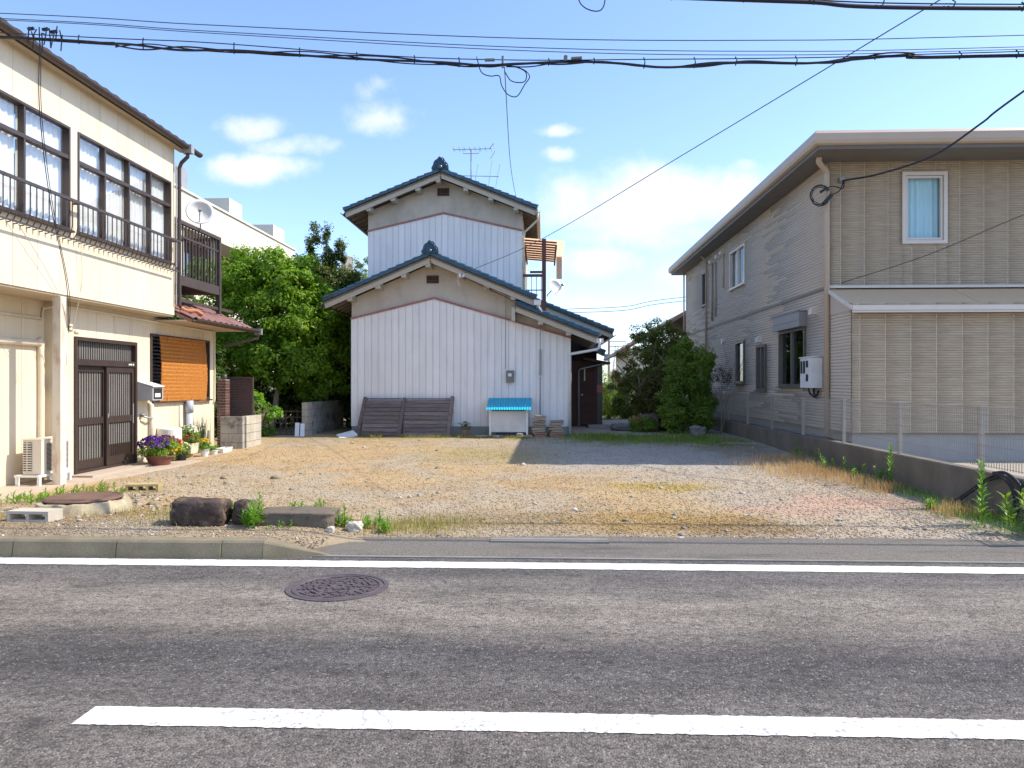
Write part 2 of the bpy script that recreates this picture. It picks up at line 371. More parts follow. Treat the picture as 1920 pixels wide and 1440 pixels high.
def blades(area_pts, h, w, lean=.5, seg=2):
    """grass blades: tapered two-segment strips."""
    n = len(area_pts); az = RNG.uniform(0, 2 * PI, n); hh = h * RNG.uniform(.45, 1.2, n); ww = w * RNG.uniform(.6, 1.3, n); ln = lean * RNG.uniform(.1, 1, n) * hh
    sx, sy = -np.sin(az), np.cos(az); dx, dy = np.cos(az), np.sin(az); P = area_pts
    def at(t, k): 
        return P + np.stack([dx * ln * t * t + sx * ww * k, dy * ln * t * t + sy * ww * k, hh * t], 1)
    V = np.stack([at(0, -.5), at(0, .5), at(.55, -.4), at(.55, .4), at(1, 0)], 1).reshape(-1, 3)
    i = np.arange(n)[:, None] * 5; F = np.concatenate([i + [[0, 1, 3]], i + [[0, 3, 2]], i + [[2, 3, 4]]])
    return V, F
def rock(c, s, seed, sub=3, flatb=True, rough=.16, box=.55):
    r = np.random.default_rng(seed); n = 44; m = 26; vs = []; ph = r.uniform(0, 6.28, 12); 
    for i in range(m + 1):
        th = PI * i / m
        for j in range(n):
            a = 2 * PI * j / n; x, y, z = math.sin(th) * math.cos(a), math.sin(th) * math.sin(a), math.cos(th)
            k = 1 + rough * (math.sin(3 * x + ph[0]) * math.cos(2.5 * y + ph[1]) + .6 * math.sin(5 * y + ph[2] + 4 * z) + .4 * math.sin(9 * x + ph[3]) * math.sin(8 * z + ph[4]) + .25 * math.sin(15 * y + ph[5] + 11 * x) + .22 * math.sin(23 * x + ph[6] + 9 * z) * math.sin(19 * y + 14 * z + ph[7]) + .15 * math.sin(37 * z + ph[8] + 21 * y))
            q = 1 / max(abs(x), abs(y), abs(z)) ** box
            vs.append((c[0] + x * k * q * s[0], c[1] + y * k * q * s[1], c[2] + s[2] + max(z * k * q, -1.05) * s[2]))
    b = MB(); fs = [(i * n + j, i * n + (j + 1) % n, (i + 1) * n + (j + 1) % n, (i + 1) * n + j) for i in range(m) for j in range(n)]
    return b.add(vs, fs)

# ================================================================== THE SETTING
def sstep(a, b, x):
    t = np.clip((x - a) / (b - a), 0, 1); return t * t * (3 - 2 * t)
_g = RNG.random((97, 97))
def vnoise(x, y):
    xi, yi = np.floor(x).astype(int), np.floor(y).astype(int); fx, fy = x - xi, y - yi; fx = fx * fx * (3 - 2 * fx); fy = fy * fy * (3 - 2 * fy)
    g = lambda i, j: _g[i % 97, j % 97]
    return (g(xi, yi) * (1 - fx) + g(xi + 1, yi) * fx) * (1 - fy) + (g(xi, yi + 1) * (1 - fx) + g(xi + 1, yi + 1) * fx) * fy
def fbm(x, y, o=4): return sum(vnoise(x * 2 ** k + 13.7 * k, y * 2 ** k + 7.1 * k) * .5 ** (k + 1) for k in range(o)) / (1 - .5 ** o)
def zlot(x, y):
    x, y = np.asarray(x, float), np.asarray(y, float)
    return (.02 + .09 * sstep(-1.5, -2.5, x) * (1 - sstep(7.3, 9.2, y)) + .10 * sstep(12, 19.5, y)
            + .035 * (fbm(x * .9, y * .9) - .5) * sstep(7.0, 8, y) + .016 * (fbm(x * 5, y * 5, 3) - .5))
def Z(x, y): return float(zlot(x, y))
def blob(x, y, cx, cy, rx, ry, n): return sstep(1.25, .45, np.hypot((x - cx) / rx, (y - cy) / ry) + (n - .5) * 1.1)
def lotcol(x, y):
    n1, n2, n3 = fbm(x * .7 + 3, y * .7), fbm(x * 2.3 + 9, y * 2.3 + 4), fbm(x * 8, y * 8)
    C = np.stack([.47 + 0 * x, .375 + 0 * x, .24 + 0 * x], -1)
    def mix(m, c):
        nonlocal C
        m = np.clip(m, 0, 1)[..., None]; C = C * (1 - m) + np.array(c) * m
    mix(sstep(.42, .66, n1) * .75, (.40, .375, .33)); mix(sstep(.5, .7, n2) * .5, (.36, .27, .15))
    mix(sstep(1.2, 3.2, x + (n1 - .5) * 2) * .8, (.43, .40, .36))
    mix(sstep(-.6, .4, x) * sstep(11.5, 13.4, y + (n1 - .5)) * .95, (.40, .395, .385))
    mix(sstep(-3.2, -4.6, x + (n1 - .5) * 2) * sstep(9.6, 7.6, y + (n2 - .5) * 2) * .75, (.26, .20, .12))
    mix(blob(x, y, 1.7, 10.8, .75, .5, n2) * .8, (.42, .32, .10)); mix(blob(x, y, 1.2, 8.1, 1.5, .8, n2) * .75, (.34, .23, .08))
    mix(blob(x, y, 2.1, 7.7, .8, .5, n2) * .7, (.22, .16, .09)); mix(blob(x, y, -.3, 8.1, 1.1, .6, n2) * .55, (.25, .19, .10))
    mix(blob(x, y, 3.7, 9.5, .9, .75, n2) * .6, (.52, .34, .28)); mix(blob(x, y, 3.0, 8.8, .9, .4, n2) * .45, (.50, .33, .28))
    mix(blob(x, y, -1.0, 15.2, 1.7, 1.5, n2) * .35, (.24, .26, .10)); mix(blob(x, y, -4.2, 19, 1.9, .7, n2) * .5, (.30, .26, .10))
    mix(blob(x, y, 2.4, 18.6, 2.1, 1.6, n2) * .75, (.18, .20, .07)); mix(blob(x, y, 4.2, 17.0, .9, 3, n2) * .5, (.22, .18, .09))
    mix(sstep(.55, .8, n3) * .35, (.26, .20, .13)); mix(sstep(7.55, 7.05, y + (n2 - .5) * .5) * .6, (.27, .25, .22))
    return C * np.array([.93, .835, .705])
ASPH, _nt, ns, ls, b = nodes('asphalt')
p = posmap(ns, ls); g = N(ns, 'ShaderNodeSeparateXYZ'); ls.new(p, g.inputs[0])
big = noise(ns, ls, posmap(ns, ls, (.35, 1.1, 1)), 1.3, 5); wy = N(ns, 'ShaderNodeMath', operation='MULTIPLY_ADD'); ls.new(big, wy.inputs[0]); wy.inputs[1].default_value = .9; ls.new(g.outputs[1], wy.inputs[2])
tr = N(ns, 'ShaderNodeValToRGB'); ls.new(mrange(ns, ls, wy.outputs[0], 2.4, 7.0), tr.inputs[0])
e = tr.color_ramp.elements; e[0].position = 0; e[0].color = (.118, .110, .103, 1); e[1].position = 1; e[1].color = (.112, .109, .107, 1)
for q, c in ((.27, (.150, .140, .130, 1)), (.38, (.112, .107, .104, 1)), (.48, (.078, .075, .076, 1)), (.58, (.195, .18, .162, 1)), (.70, (.225, .21, .188, 1)), (.84, (.125, .120, .117, 1))):
    k = e.new(q); k.color = c
vo = N(ns, 'ShaderNodeTexVoronoi'); vo.inputs['Scale'].default_value = 95; ls.new(p, vo.inputs['Vector'])
vc = N(ns, 'ShaderNodeSeparateColor'); ls.new(vo.outputs['Color'], vc.inputs[0])
spk = mrange(ns, ls, vc.outputs[0], 0, 1, .55, 1.5); cc = N(ns, 'ShaderNodeCombineXYZ')
for i in range(3): ls.new(spk, cc.inputs[i])
c = mixrgb(ns, ls, 1., tr.outputs[0], cc.outputs[0], 'MULTIPLY')
pit = mrange(ns, ls, noise(ns, ls, posmap(ns, ls, (1, 1.7, 1)), 13, 9, .78), .38, .51, .36, 1); cc = N(ns, 'ShaderNodeCombineXYZ')
for i in range(3): ls.new(pit, cc.inputs[i])
c = mixrgb(ns, ls, .8, c, cc.outputs[0], 'MULTIPLY')
pt2 = mrange(ns, ls, noise(ns, ls, posmap(ns, ls, (.45, 1.5, 1)), 2.2, 7, .68), .32, .68, .66, 1.32); cc = N(ns, 'ShaderNodeCombineXYZ')
for i in range(3): ls.new(pt2, cc.inputs[i])
c = mixrgb(ns, ls, 1., c, cc.outputs[0], 'MULTIPLY')
c = mixrgb(ns, ls, 1., c, (.95, .88, .81), 'MULTIPLY')
c = mixrgb(ns, ls, mrange(ns, ls, vc.outputs[1], .95, .98, 0, .55), c, (.34, .31, .27))
wv = N(ns, 'ShaderNodeVectorMath', operation='MULTIPLY_ADD'); nn = N(ns, 'ShaderNodeTexNoise'); nn.inputs['Scale'].default_value = 3.5; nn.inputs['Detail'].default_value = 6; ls.new(p, nn.inputs['Vector'])
ls.new(nn.outputs['Color'], wv.inputs[0]); wv.inputs[1].default_value = (.5, .5, 0); ls.new(p, wv.inputs[2])
ve = N(ns, 'ShaderNodeTexVoronoi', feature='DISTANCE_TO_EDGE'); ve.inputs['Scale'].default_value = .55; ls.new(wv.outputs[0], ve.inputs['Vector'])
ck = N(ns, 'ShaderNodeMath', operation='MULTIPLY'); ls.new(mrange(ns, ls, ve.outputs['Distance'], .0022, .0045, 1, 0), ck.inputs[0]); ls.new(mrange(ns, ls, noise(ns, ls, p, .9, 3), .50, .58), ck.inputs[1])
ckm = N(ns, 'ShaderNodeMath', operation='MULTIPLY'); ls.new(ck.outputs[0], ckm.inputs[0]); ckm.inputs[1].default_value = .55; c = mixrgb(ns, ls, ckm.outputs[0], c, (.03, .028, .027))
oil = mrange(ns, ls, noise(ns, ls, posmap(ns, ls, (1, 1.4, 1)), 1.9, 3, .4), .68, .74, 0, .5); c = mixrgb(ns, ls, oil, c, (.04, .038, .038))
ls.new(c, b.inputs['Base Color']); b.inputs['Roughness'].default_value = .8; b.inputs['Specular IOR Level'].default_value = .35
hh = N(ns, 'ShaderNodeMath', operation='ADD'); ls.new(mrange(ns, ls, vo.outputs['Distance'], 0, .8, 1, 0), hh.inputs[0]); ls.new(noise(ns, ls, p, 45, 4), hh.inputs[1])
bumpn(ns, ls, b, hh.outputs[0], .75, .007); MC['asphalt'] = ASPH
M_pave = mat('pavement', (.165, .145, .120), .85, .38, 55, bump=1.0, bs=90, stain_shade=(.055, .052, .050), stain_shade_amt=.85, stain_shade_scale=1.6, stain_shade_st=(.35, 1.6, 1))  # dark wavy streaks paint the overhead wires' shadows into the asphalt colour
M_soil = mat('soil', (.20, .165, .115), .95, .3, .8, bump=.5, bs=8)
M_lot = colattr_mat('lot_gravel'); M_stone = colattr_mat('gravel_stone')
def paint_mat(name, wear):
    m, nt, ns, ls, b = nodes(name); p = posmap(ns, ls)
    w = mrange(ns, ls, noise(ns, ls, p, 38, 8, .75), .60 - wear, .66 - wear); w2 = mrange(ns, ls, noise(ns, ls, posmap(ns, ls, (.5, 1, 1)), 5, 6), .38, .56)
    mm = N(ns, 'ShaderNodeMath', operation='MULTIPLY'); ls.new(w, mm.inputs[0]); ls.new(w2, mm.inputs[1])
    c = mixrgb(ns, ls, mm.outputs[0], (.74, .73, .70), (.30, .28, .26))
    c = mixrgb(ns, ls, mrange(ns, ls, noise(ns, ls, p, 3, 4), .4, .7, 0, .25), c, (.62, .61, .57))
    wv = N(ns, 'ShaderNodeVectorMath', operation='MULTIPLY_ADD'); nn = N(ns, 'ShaderNodeTexNoise'); nn.inputs['Scale'].default_value = 6; nn.inputs['Detail'].default_value = 6; ls.new(p, nn.inputs['Vector'])
    ls.new(nn.outputs['Color'], wv.inputs[0]); wv.inputs[1].default_value = (.3, .3, 0); ls.new(p, wv.inputs[2]); ve = N(ns, 'ShaderNodeTexVoronoi', feature='DISTANCE_TO_EDGE'); ve.inputs['Scale'].default_value = 1.6; ls.new(wv.outputs[0], ve.inputs['Vector'])
    ck = N(ns, 'ShaderNodeMath', operation='MULTIPLY'); ls.new(mrange(ns, ls, ve.outputs['Distance'], .004, .010, 1, 0), ck.inputs[0]); ls.new(mrange(ns, ls, noise(ns, ls, p, 1.7, 3), .52, .58, 0, .6), ck.inputs[1]); c = mixrgb(ns, ls, ck.outputs[0], c, (.20, .19, .175))
    ls.new(c, b.inputs['Base Color']); b.inputs['Roughness'].default_value = .6; bumpn(ns, ls, b, noise(ns, ls, p, 110, 5), .5, .006); return m
def sheet(name, x0, x1, y0, y1, z, m, nx=1, ny=1, kind='structure'):
    xs, ys = np.linspace(x0, x1, nx + 1), np.linspace(y0, y1, ny + 1); X, Y = np.meshgrid(xs, ys, indexing='ij')
    V = np.stack([X, Y, 0 * X + z], -1).reshape(-1, 3); i, j = np.meshgrid(np.arange(nx), np.arange(ny), indexing='ij'); a = (i * (ny + 1) + j).ravel()
    o = link(name, npmesh(name, V, np.stack([a, a + ny + 1, a + ny + 2, a + 1], 1)), m); o['kind'] = kind; return o
sheet('ground', -1500, 1500, -1500, 1500, -.03, M_soil)
sheet('road', -120, 120, -3.6, 6.42, 0, ASPH)
# asphalt apron with a ragged far edge, rising a little to the lot
def ragged(name, xs, yf0, yf1, z0, z1, m, ny=3):
    xs = np.array(xs); T = np.linspace(0, 1, ny + 1); V = np.array([[x, yf0(x) + (yf1(x) - yf0(x)) * t, z0 + (z1 - z0) * t] for x in xs for t in T])
    i, j = np.meshgrid(np.arange(len(xs) - 1), np.arange(ny), indexing='ij'); a = (i * (ny + 1) + j).ravel()
    return link(name, npmesh(name, V, np.stack([a, a + ny + 1, a + ny + 2, a + 1], 1)), m)
rg = lambda x, k=1.7, a=.1: a * (float(fbm(np.array(x * k + 50.), np.array(3.3))) - .5)
o = ragged('pavement', np.linspace(-2.7, 60, 600), lambda x: 6.425 + .06 * (x < -1.9), lambda x: 7.16 + rg(x, 1.3, .35) + rg(x, 9, .08), .004, .035, M_pave); o['kind'] = 'structure'
gs = MB(); gs.box(-2.0, 60, 6.395, 6.44, -.05, .009); gs.build('gutter', mat('gutter_concrete', (.22, .20, .175), .9, .2, 3, bump=.4), org=(0, 6.4, 0))['kind'] = 'structure'
sheet('soil_path', -60, -2.0, 6.472, 7.4, .014, M_soil)
# painted lines
M_paint = paint_mat('road_paint', .03); M_paint2 = paint_mat('road_paint_worn', .09)
xs = np.linspace(-40, 40, 1800)
o = ragged('edge_line_marking', xs, lambda x: 6.05 - .004 * x * (x < 0) * -1 + rg(x, 40, .025), lambda x: 6.26 - .004 * x * (x < 0) * -1 + rg(x + 9, 40, .025), .004, .004, M_paint, 1); o['kind'] = 'structure'
cl = np.linspace(-2.08, 8, 500)
o = ragged('centre_line_marking', cl, lambda x: 3.215 + .008 * x + rg(x, 60, .02), lambda x: 3.40 + .008 * x + rg(x + 5, 60, .02), .004, .004, M_paint2, 1); o['kind'] = 'structure'
# the gravel lot, a fine sheet with its own relief
nx, ny = 190, 300
xs = np.linspace(-8.6, 5.2, nx + 1); tt = np.linspace(0, 1, ny + 1) ** 1.5
V = []
for x in xs:
    ys = 6.52 + float(sstep(-2.35, -1.75, x)) * (.43 + rg(x, 1.3, .3))
    V.append(np.stack([np.full(ny + 1, x), ys + (32 - ys) * tt], -1))
V = np.array(V); VZ = zlot(V[..., 0], V[..., 1]); VZ[:, 0] = -.025
i, j = np.meshgrid(np.arange(nx), np.arange(ny), indexing='ij'); a = (i * (ny + 1) + j).ravel()
o = link('gravel_lot', npmesh('gravel_lot', np.concatenate([V, VZ[..., None]], -1).reshape(-1, 3), np.stack([a, a + ny + 1, a + ny + 2, a + 1], 1), lotcol(V[..., 0], V[..., 1]).reshape(-1, 3)), M_lot, smooth=True); o['kind'] = 'structure'
# loose stones on it
def stones(n, pts, size, colf, name):
    s = size * np.minimum(np.exp(RNG.normal(0, .6, n)), 2.4); octv = np.array([(1, 0, 0), (0, 1, 0), (-1, 0, 0), (0, -1, 0), (0, 0, 1), (0, 0, -.6)], float)
    v = octv[None] * (1 + RNG.uniform(-.35, .35, (n, 6, 1))) * np.stack([RNG.uniform(.7, 1.5, n), RNG.uniform(.7, 1.2, n), RNG.uniform(.35, .8, n)], 1)[:, None]
    a = RNG.uniform(0, 2 * PI, n); c_, s_ = np.cos(a)[:, None], np.sin(a)[:, None]
    v = np.stack([v[..., 0] * c_ - v[..., 1] * s_, v[..., 0] * s_ + v[..., 1] * c_, v[..., 2] + v[..., 0] * RNG.uniform(-.3, .3, (n, 1))], -1) * s[:, None, None]
    v = v + pts[:, None]; f = np.array([(0, 1, 4), (1, 2, 4), (2, 3, 4), (3, 0, 4), (1, 0, 5), (2, 1, 5), (3, 2, 5), (0, 3, 5)])
    F = (f[None] + (np.arange(n) * 6)[:, None, None]).reshape(-1, 3); C = np.repeat(colf, 6, 0)
    o = link(name, npmesh(name, v.reshape(-1, 3), F, C), M_stone); o['kind'] = 'stuff'; return o
n = 110000; y = 1 / (1 / 6.5 - RNG.random(n) * (1 / 6.5 - 1 / 19.5)); x = RNG.uniform(-6.6, 5.05, n)
k = ~((x > -2.0) & (y < 7.05)); x, y = x[k], y[k]; C = lotcol(x, y) * RNG.uniform(.7, 1.3, (len(x), 1)) * RNG.uniform(.93, 1.07, (len(x), 3))
pale = RNG.random(len(x)) < .05; C[pale] = np.array([.55, .52, .47]) * RNG.uniform(.8, 1.2, (pale.sum(), 1))
setp(stones(len(x), np.stack([x, y, zlot(x, y) + .002], 1), .0065, np.clip(C, 0, .8), 'gravel'), 'loose grey and tan gravel spread over the empty lot', 'gravel')
n = 170; y = 1 / (1 / 7.2 - RNG.random(n) * (1 / 7.2 - 1 / 19)); x = RNG.uniform(-6.4, 5, n)
C = np.array([.34, .31, .27]) * RNG.uniform(.5, 1.6, (n, 1)); k = ~((x > -1.8) & (y < 7.2)); x, y, C = x[k], y[k], C[k]
x2 = RNG.normal(-5.2, .7, 260); y2 = RNG.normal(9.2, .9, 260); k = (x2 > -6.6) & (y2 > 7.3); x = np.r_[x, x2[k]]; y = np.r_[y, y2[k]]; C = np.r_[C, np.array([.30, .25, .19]) * RNG.uniform(.5, 1.5, (k.sum(), 1))]
setp(stones(len(x), np.stack([x, y, zlot(x, y) + .004], 1), .026, C, 'pebbles'), 'larger broken stones lying among the gravel of the lot', 'stones')

# concrete walk along the house on the left
M_conc = mat('concrete', (.38, .34, .28), .9, .18, 2, bump=.35, bs=40, stain_shade=(.22, .20, .17), stain_shade_amt=.5, stain_shade_scale=1.5)
M_walk = mat('walk_concrete', (.46, .37, .28), .9, .15, 2, bump=.35, bs=40, stain_shade=(.26, .21, .16), stain_shade_amt=.6, stain_shade_scale=2)
w = MB(); w.prism([(-8.6, 6.7), (-6.62, 6.7), (-6.92, 10.4), (-6.66, 11.8), (-6.45, 14.2), (-6.35, 16.3), (-6.5, 19.6), (-8.6, 19.6)], lambda q, a: (q[0], q[1], a), -.05, .045)
w.build('paved_walk', M_walk, org=(-7, 12, 0))['kind'] = 'structure'
# the other side of the mesh fence: gravel of the neighbour
sheet('neighbour_gravel', 5.3, 60, 7.2, 34, .10, mat('pale_gravel', (.36, .32, .26), .95, .5, 45, bump=1., bs=40))
sheet('paved_strip', 5.3, 60, 6.9, 7.2, .08, M_conc)
# kerb
kb = thing('kerb', None, None, (-5, 6.4, 0), kind='structure')
M_kerb = mat('kerb_concrete', (.215, .178, .115), .9, .2, 4, bump=.5, bs=70, stain_shade=(.17, .16, .10), stain_shade_amt=.75, stain_shade_scale=3.2, stain_shade_st=(1, 1, 1.6))
prof = [(6.30, -.06), (6.335, .128), (6.35, .145), (6.365, .15), (6.475, .15), (6.475, -.06)]
x = -60.0
for x0, x1 in [(-2.78 - .92 * (k + 1), -2.78 - .92 * k) for k in range(14)]:
    b = MB(); b.prism(prof, lambda q, a: (a, q[0] + .004 * min(0, a), q[1]), x0 + .004, x1 - .004); b.build('kerb_stone', M_kerb, kb)
b = MB(); b.prism(prof, lambda q, a: (a, q[0], q[1]), -2.776, -2.42); b.build('kerb_stone', M_kerb, kb)
lo = [(q[0] + (.09 if q[0] < 6.4 else 0), min(q[1], .012) - .002 * k) for k, q in enumerate(prof)]; m = MB(); n = 6
m.add([(-2.416, q[0], q[1]) for q in prof] + [(-1.87, q[0], q[1]) for q in lo], [tuple(range(n - 1, -1, -1)), tuple(range(n, 2 * n))] + [(i, (i + 1) % n, n + (i + 1) % n, n + i) for i in range(n)])
m.build('kerb_stone', M_kerb, kb)['label'] = 'sloping end stone of the kerb'
b = MB(); b.box(-.5, .6, 6.93, 7.08, -.03, .042); setp(b.build('concrete_slab', mat('dull_slab', (.24, .22, .19), .9, .2, 4, bump=.4)), 'long flush concrete slab at the back edge of the asphalt apron', 'slab')

# manhole cover in the road
M_iron = mat('manhole_iron', (.125, .098, .098), .55, .18, 9, metal=.35, bump=.25, bs=120, stain_shade=(.20, .17, .17), stain_shade_amt=.5, stain_shade_scale=8)
mh = thing('manhole_cover', 'round purple-brown iron manhole cover in the road', 'manhole', (-1.52, 5.45, 0)); c = (-1.52, 5.45, 0)
b = MB(); b.lathe([(.372, -.05), (.372, .008), (.340, .008), (.334, -.012)], c, 56); b.build('frame', M_iron, mh)
b = MB(); b.lathe([(.329, -.05), (.329, .006), (.318, .009), (.300, .009), (.296, .001), (.01, .001)], c, 56); lid = b.build('lid', M_iron, mh)
b = MB()
for r, nn, wd in ((.275, 30, .020), (.238, 26, .024), (.200, 20, .026), (.160, 16, .024), (.118, 12, .026), (.076, 8, .026)):
    for k in range(nn):
        if random.random() < .12: continue
        a = 2 * PI * (k + .5 * random.random()) / nn; L = PI * r / nn * random.uniform(.55, .85); q = Vector((c[0] + r * math.cos(a), c[1] + r * math.sin(a), .005))
        d = Vector((-math.sin(a + random.uniform(-.5, .5)), math.cos(a), 0)) * L; b.bar(q - d, q + d, wd, .010)
b.build('raised_pattern', M_iron, lid)['kind'] = 'stuff'
b = MB(); b.lathe([(.055, .0), (.055, .010), (.035, .010), (.033, .002)], c, 24); b.build('centre_boss', M_iron, lid)

# ================================================================== LEFT HOUSE
M_cream = mat('cream_panel', (.71, .612, .45), .62, .05, .8, rnd=.04, bump=.06, bs=90, stain_shade=(.52, .42, .29), stain_shade_amt=.42, stain_shade_scale=1.6, stain_shade_st=(3, 3, .35))
M_creamd = mat('cream_joint', (.45, .38, .28), .8, .08)
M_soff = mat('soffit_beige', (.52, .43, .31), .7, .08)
M_bronze = mat('bronze_aluminium', (.078, .055, .046), .42, .12, 8, metal=.3, spec=.5)
M_brown = mat('dark_brown_metal', (.085, .066, .060), .45, .12, 6, metal=.2)
M_glass = glassmat('window_glass', (.97, .98, .98), .22, .0); M_glassd = glassmat('dark_window_glass', (.35, .4, .42), .9, .12)
M_curt = mat('white_curtain', (.80, .79, .76), .9, .04, 3); M_tile_r = mat('red_brown_tile', (.23, .115, .092), .55, .18, 3, rnd=.18)
M_pvc = mat('cream_pvc', (.66, .58, .44), .5, .06, 4); M_white = mat('white_painted_metal', (.74, .74, .72), .45, .05, 3, stain_shade=(.55, .5, .42), stain_shade_amt=.25, stain_shade_scale=5)
M_grey = mat('grey_metal', (.36, .36, .36), .45, .1, 4, metal=.3); M_dark = mat('dark_interior', (.02, .02, .022), .8, .1); M_black = mat('black_rubber', (.018, .018, .02), .5, .1)
lh = thing('house', 'cream panelled two-storey house with brown window frames and a sliding entrance door', 'house', (-7.4, 10, 0))
U = ('+x', -7.0); J = [6.62 + .484 * k for k in range(15)] + [13.83]
ow = [(7.86, 10.71, 3.76, 5.28), (10.89, 13.69, 3.76, 5.28)]
panel_wall(lh, U, J, 2.80, 5.985, ow, M_cream, M_creamd)
Lw = ('+x', -7.4); J2 = [11.2] + [11.52 + .488 * k for k in range(10)] + [16.42]
J2 = [11.2, 11.53, 12.02, 12.51, 13.0, 13.48, 13.97, 14.45, 14.94, 15.43, 15.91, 16.42]
panel_wall(lh, Lw, J2, .02, 2.79, [(11.42, 13.21, .02, 2.25), (13.69, 16.16, 1.17, 2.45)], M_cream, M_creamd)
panel_wall(lh, ('+x', -7.72), [6.62 + .509 * k for k in range(10)], .02, 2.79, [], M_cream, M_creamd)
b = MB(); b.box(-7.699, -7.401, 11.2, 11.32, .02, 2.79); b.build('return_wall', M_cream, lh)
b = MB(); b.box(-13, -7.13, 6.62, 6.74, 0, 5.86); b.box(-13, -7.13, 13.70, 13.82, 2.8, 5.86); b.box(-13, -12.88, 6.75, 16.3, 0, 5.8); b.box(-13, -7.53, 16.30, 16.42, 0, 2.79); b.build('wall', M_cream, lh)
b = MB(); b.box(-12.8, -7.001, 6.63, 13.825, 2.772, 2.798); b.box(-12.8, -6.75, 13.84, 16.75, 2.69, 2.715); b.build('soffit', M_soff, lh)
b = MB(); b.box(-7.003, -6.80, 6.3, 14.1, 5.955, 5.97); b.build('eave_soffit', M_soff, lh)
# main roof
b = MB(); b.prism([(-6.70, 6.02), (-10, 6.95), (-13.5, 5.95), (-13.5, 5.85), (-10, 6.85), (-6.74, 5.98)], lambda q, a: (q[0], a, q[1]), 6.2, 14.12); rf = b.build('roof', M_brown, lh)
def tile_mesh(w, l, th=.018, arch=.05, n=6):
    b = MB(); prof = [(-w / 2 + w * i / n, arch * math.sin(PI * min(1, i / n * 1.35)) ** 1.2 if i / n < .74 else -.01 * math.sin(PI * (i / n - .74) / .26)) for i in range(n + 1)]
    vs = []
    for (a, h) in prof: vs += [(0, a, h), (-l, a, h - .0), (-l, a, h - th), (0, a, h - th)]
    fs = []
    for i in range(n):
        o_ = i * 4; q = o_ + 4; fs += [(o_, q, q + 1, o_ + 1), (o_ + 1, q + 1, q + 2, o_ + 2), (o_ + 3, o_ + 2, q + 2, q + 3), (o_, o_ + 3, q + 3, q)]
    fs += [(0, 1, 2, 3), (n * 4, n * 4 + 3, n * 4 + 2, n * 4 + 1)]
    return b.add(vs, fs).mesh('roof_tile')
tm = tile_mesh(.285, .30, arch=.03); sl = math.atan(.28); M_tile_d = mat('dark_brown_tile', (.10, .055, .048), .55, .2, 4, rnd=.15)
tile_d = tile_mesh(.285, .30, arch=.014); tile_d.name = 'dark_roof_tile'
for k in range(29):
    for r in range(2):
        o = link('roof_tile', tile_d, M_tile_d, rf, (-6.69 - .26 * r, 6.3 + .272 * k, 6.000 + .0735 * r + .012)); o.rotation_euler = (0, sl + .04, 0)
def gutter(parent, y0, y1, x, z, m, r=.055, name='gutter'):
    b = MB(); pr = [(r * math.cos(t), r * math.sin(t)) for t in np.linspace(PI, 2 * PI, 9)] + [(r * .86 * math.cos(t), r * .86 * math.sin(t)) for t in np.linspace(2 * PI, PI, 9)]
    b.prism(pr, lambda q, a: (x + q[0], a, z + q[1]), y0, y1); return b.build(name, m, parent)
g1 = gutter(lh, 6.2, 14.35, -6.735, 5.995, M_brown, .068)
b = MB(); b.box(-6.82, -6.805, 6.2, 14.12, 5.93, 6.02); b.build('fascia', M_brown, lh)
b = MB(); b.box(-6.82, -6.64, 13.80, 13.92, 5.86, 6.02); b.each('gutter_outlet', M_grey, lh)
b = MB(); b.tube([(-6.735, 13.86, 5.88), (-6.74, 13.86, 5.80), (-6.88, 13.90, 5.70), (-6.92, 13.90, 5.6), (-6.92, 13.90, 3.0), (-6.90, 13.95, 2.95)], .036, 10); b.build('downspout', M_brown, lh, smooth=True)
b = MB(); b.tube([(-6.93, 13.80, 5.6), (-6.93, 13.80, 3.0)], .012, 6); b.build('wall_conduit', M_grey, lh)
# upper windows
window(lh, U, 7.86, 10.71, 3.76, 5.28, 3, [4.83], M_bronze, M_glass, .034, .035, .07, M_curt, -.11, cov=[(0, .30), (.34, .66), (.67, 1)])
window(lh, U, 10.89, 13.69, 3.76, 5.28, 4, [4.83], M_bronze, M_glass, .034, .035, .07, M_curt, -.11, cov=[(0, .25), (.26, .5), (.51, .76), (.77, 1)])
# balustrade in front of them
rl = MB(); rl.box(-6.86, -6.82, 7.7, 13.78, 4.15, 4.19); rl.box(-6.86, -6.835, 7.7, 13.74, 3.60, 3.62)
for yy in (7.75, 10.78, 13.70): rl.box(-7.0, -6.86, yy - .015, yy + .015, 4.155, 4.185)
rail = rl.build('window_railing', M_brown, lh)
bl = MB(); bl.tube([(0, 0, 0), (0, 0, -.36), (-.015, 0, -.45), (-.05, 0, -.51), (-.10, 0, -.535), (-.15, 0, -.54)], .0085, 6); blm = bl.mesh('baluster')
for k in range(48): link('baluster', blm, M_brown, rail, (-6.84, 7.78 + .126 * k, 4.15))
# the post under the overhang, the entrance
M_post = mat('post_cream', (.70, .63, .51), .6, .06, 2, stain_shade=(.42, .22, .10), stain_shade_amt=.75, stain_shade_scale=3, stain_shade_st=(2, 2, .6))
b = MB(); b.box(-7.10, -6.98, 10.5, 10.63, .0, 2.772); b.build('post', M_post, lh)
b = MB(); b.box(-7.5, -7.0, 11.3, 13.3, .0, .075); b.build('door_step', M_walk, lh)
M_door = mat('door_brown', (.055, .037, .030), .45, .12, 5, metal=.15); M_frost = mat('frosted_glass', (.20, .195, .178), .25, .15, 2, spec=.6)
dr = MB(); D = Lw
fbox(dr, D, 11.42, 11.48, .08, 2.25, -.1, .05); fbox(dr, D, 13.15, 13.21, .08, 2.25, -.1, .05); fbox(dr, D, 11.48, 13.15, 2.19, 2.25, -.1, .05); fbox(dr, D, 11.48, 13.15, 1.80, 1.90, -.1, .045); fbox(dr, D, 11.48, 13.15, .08, .12, -.1, .04)
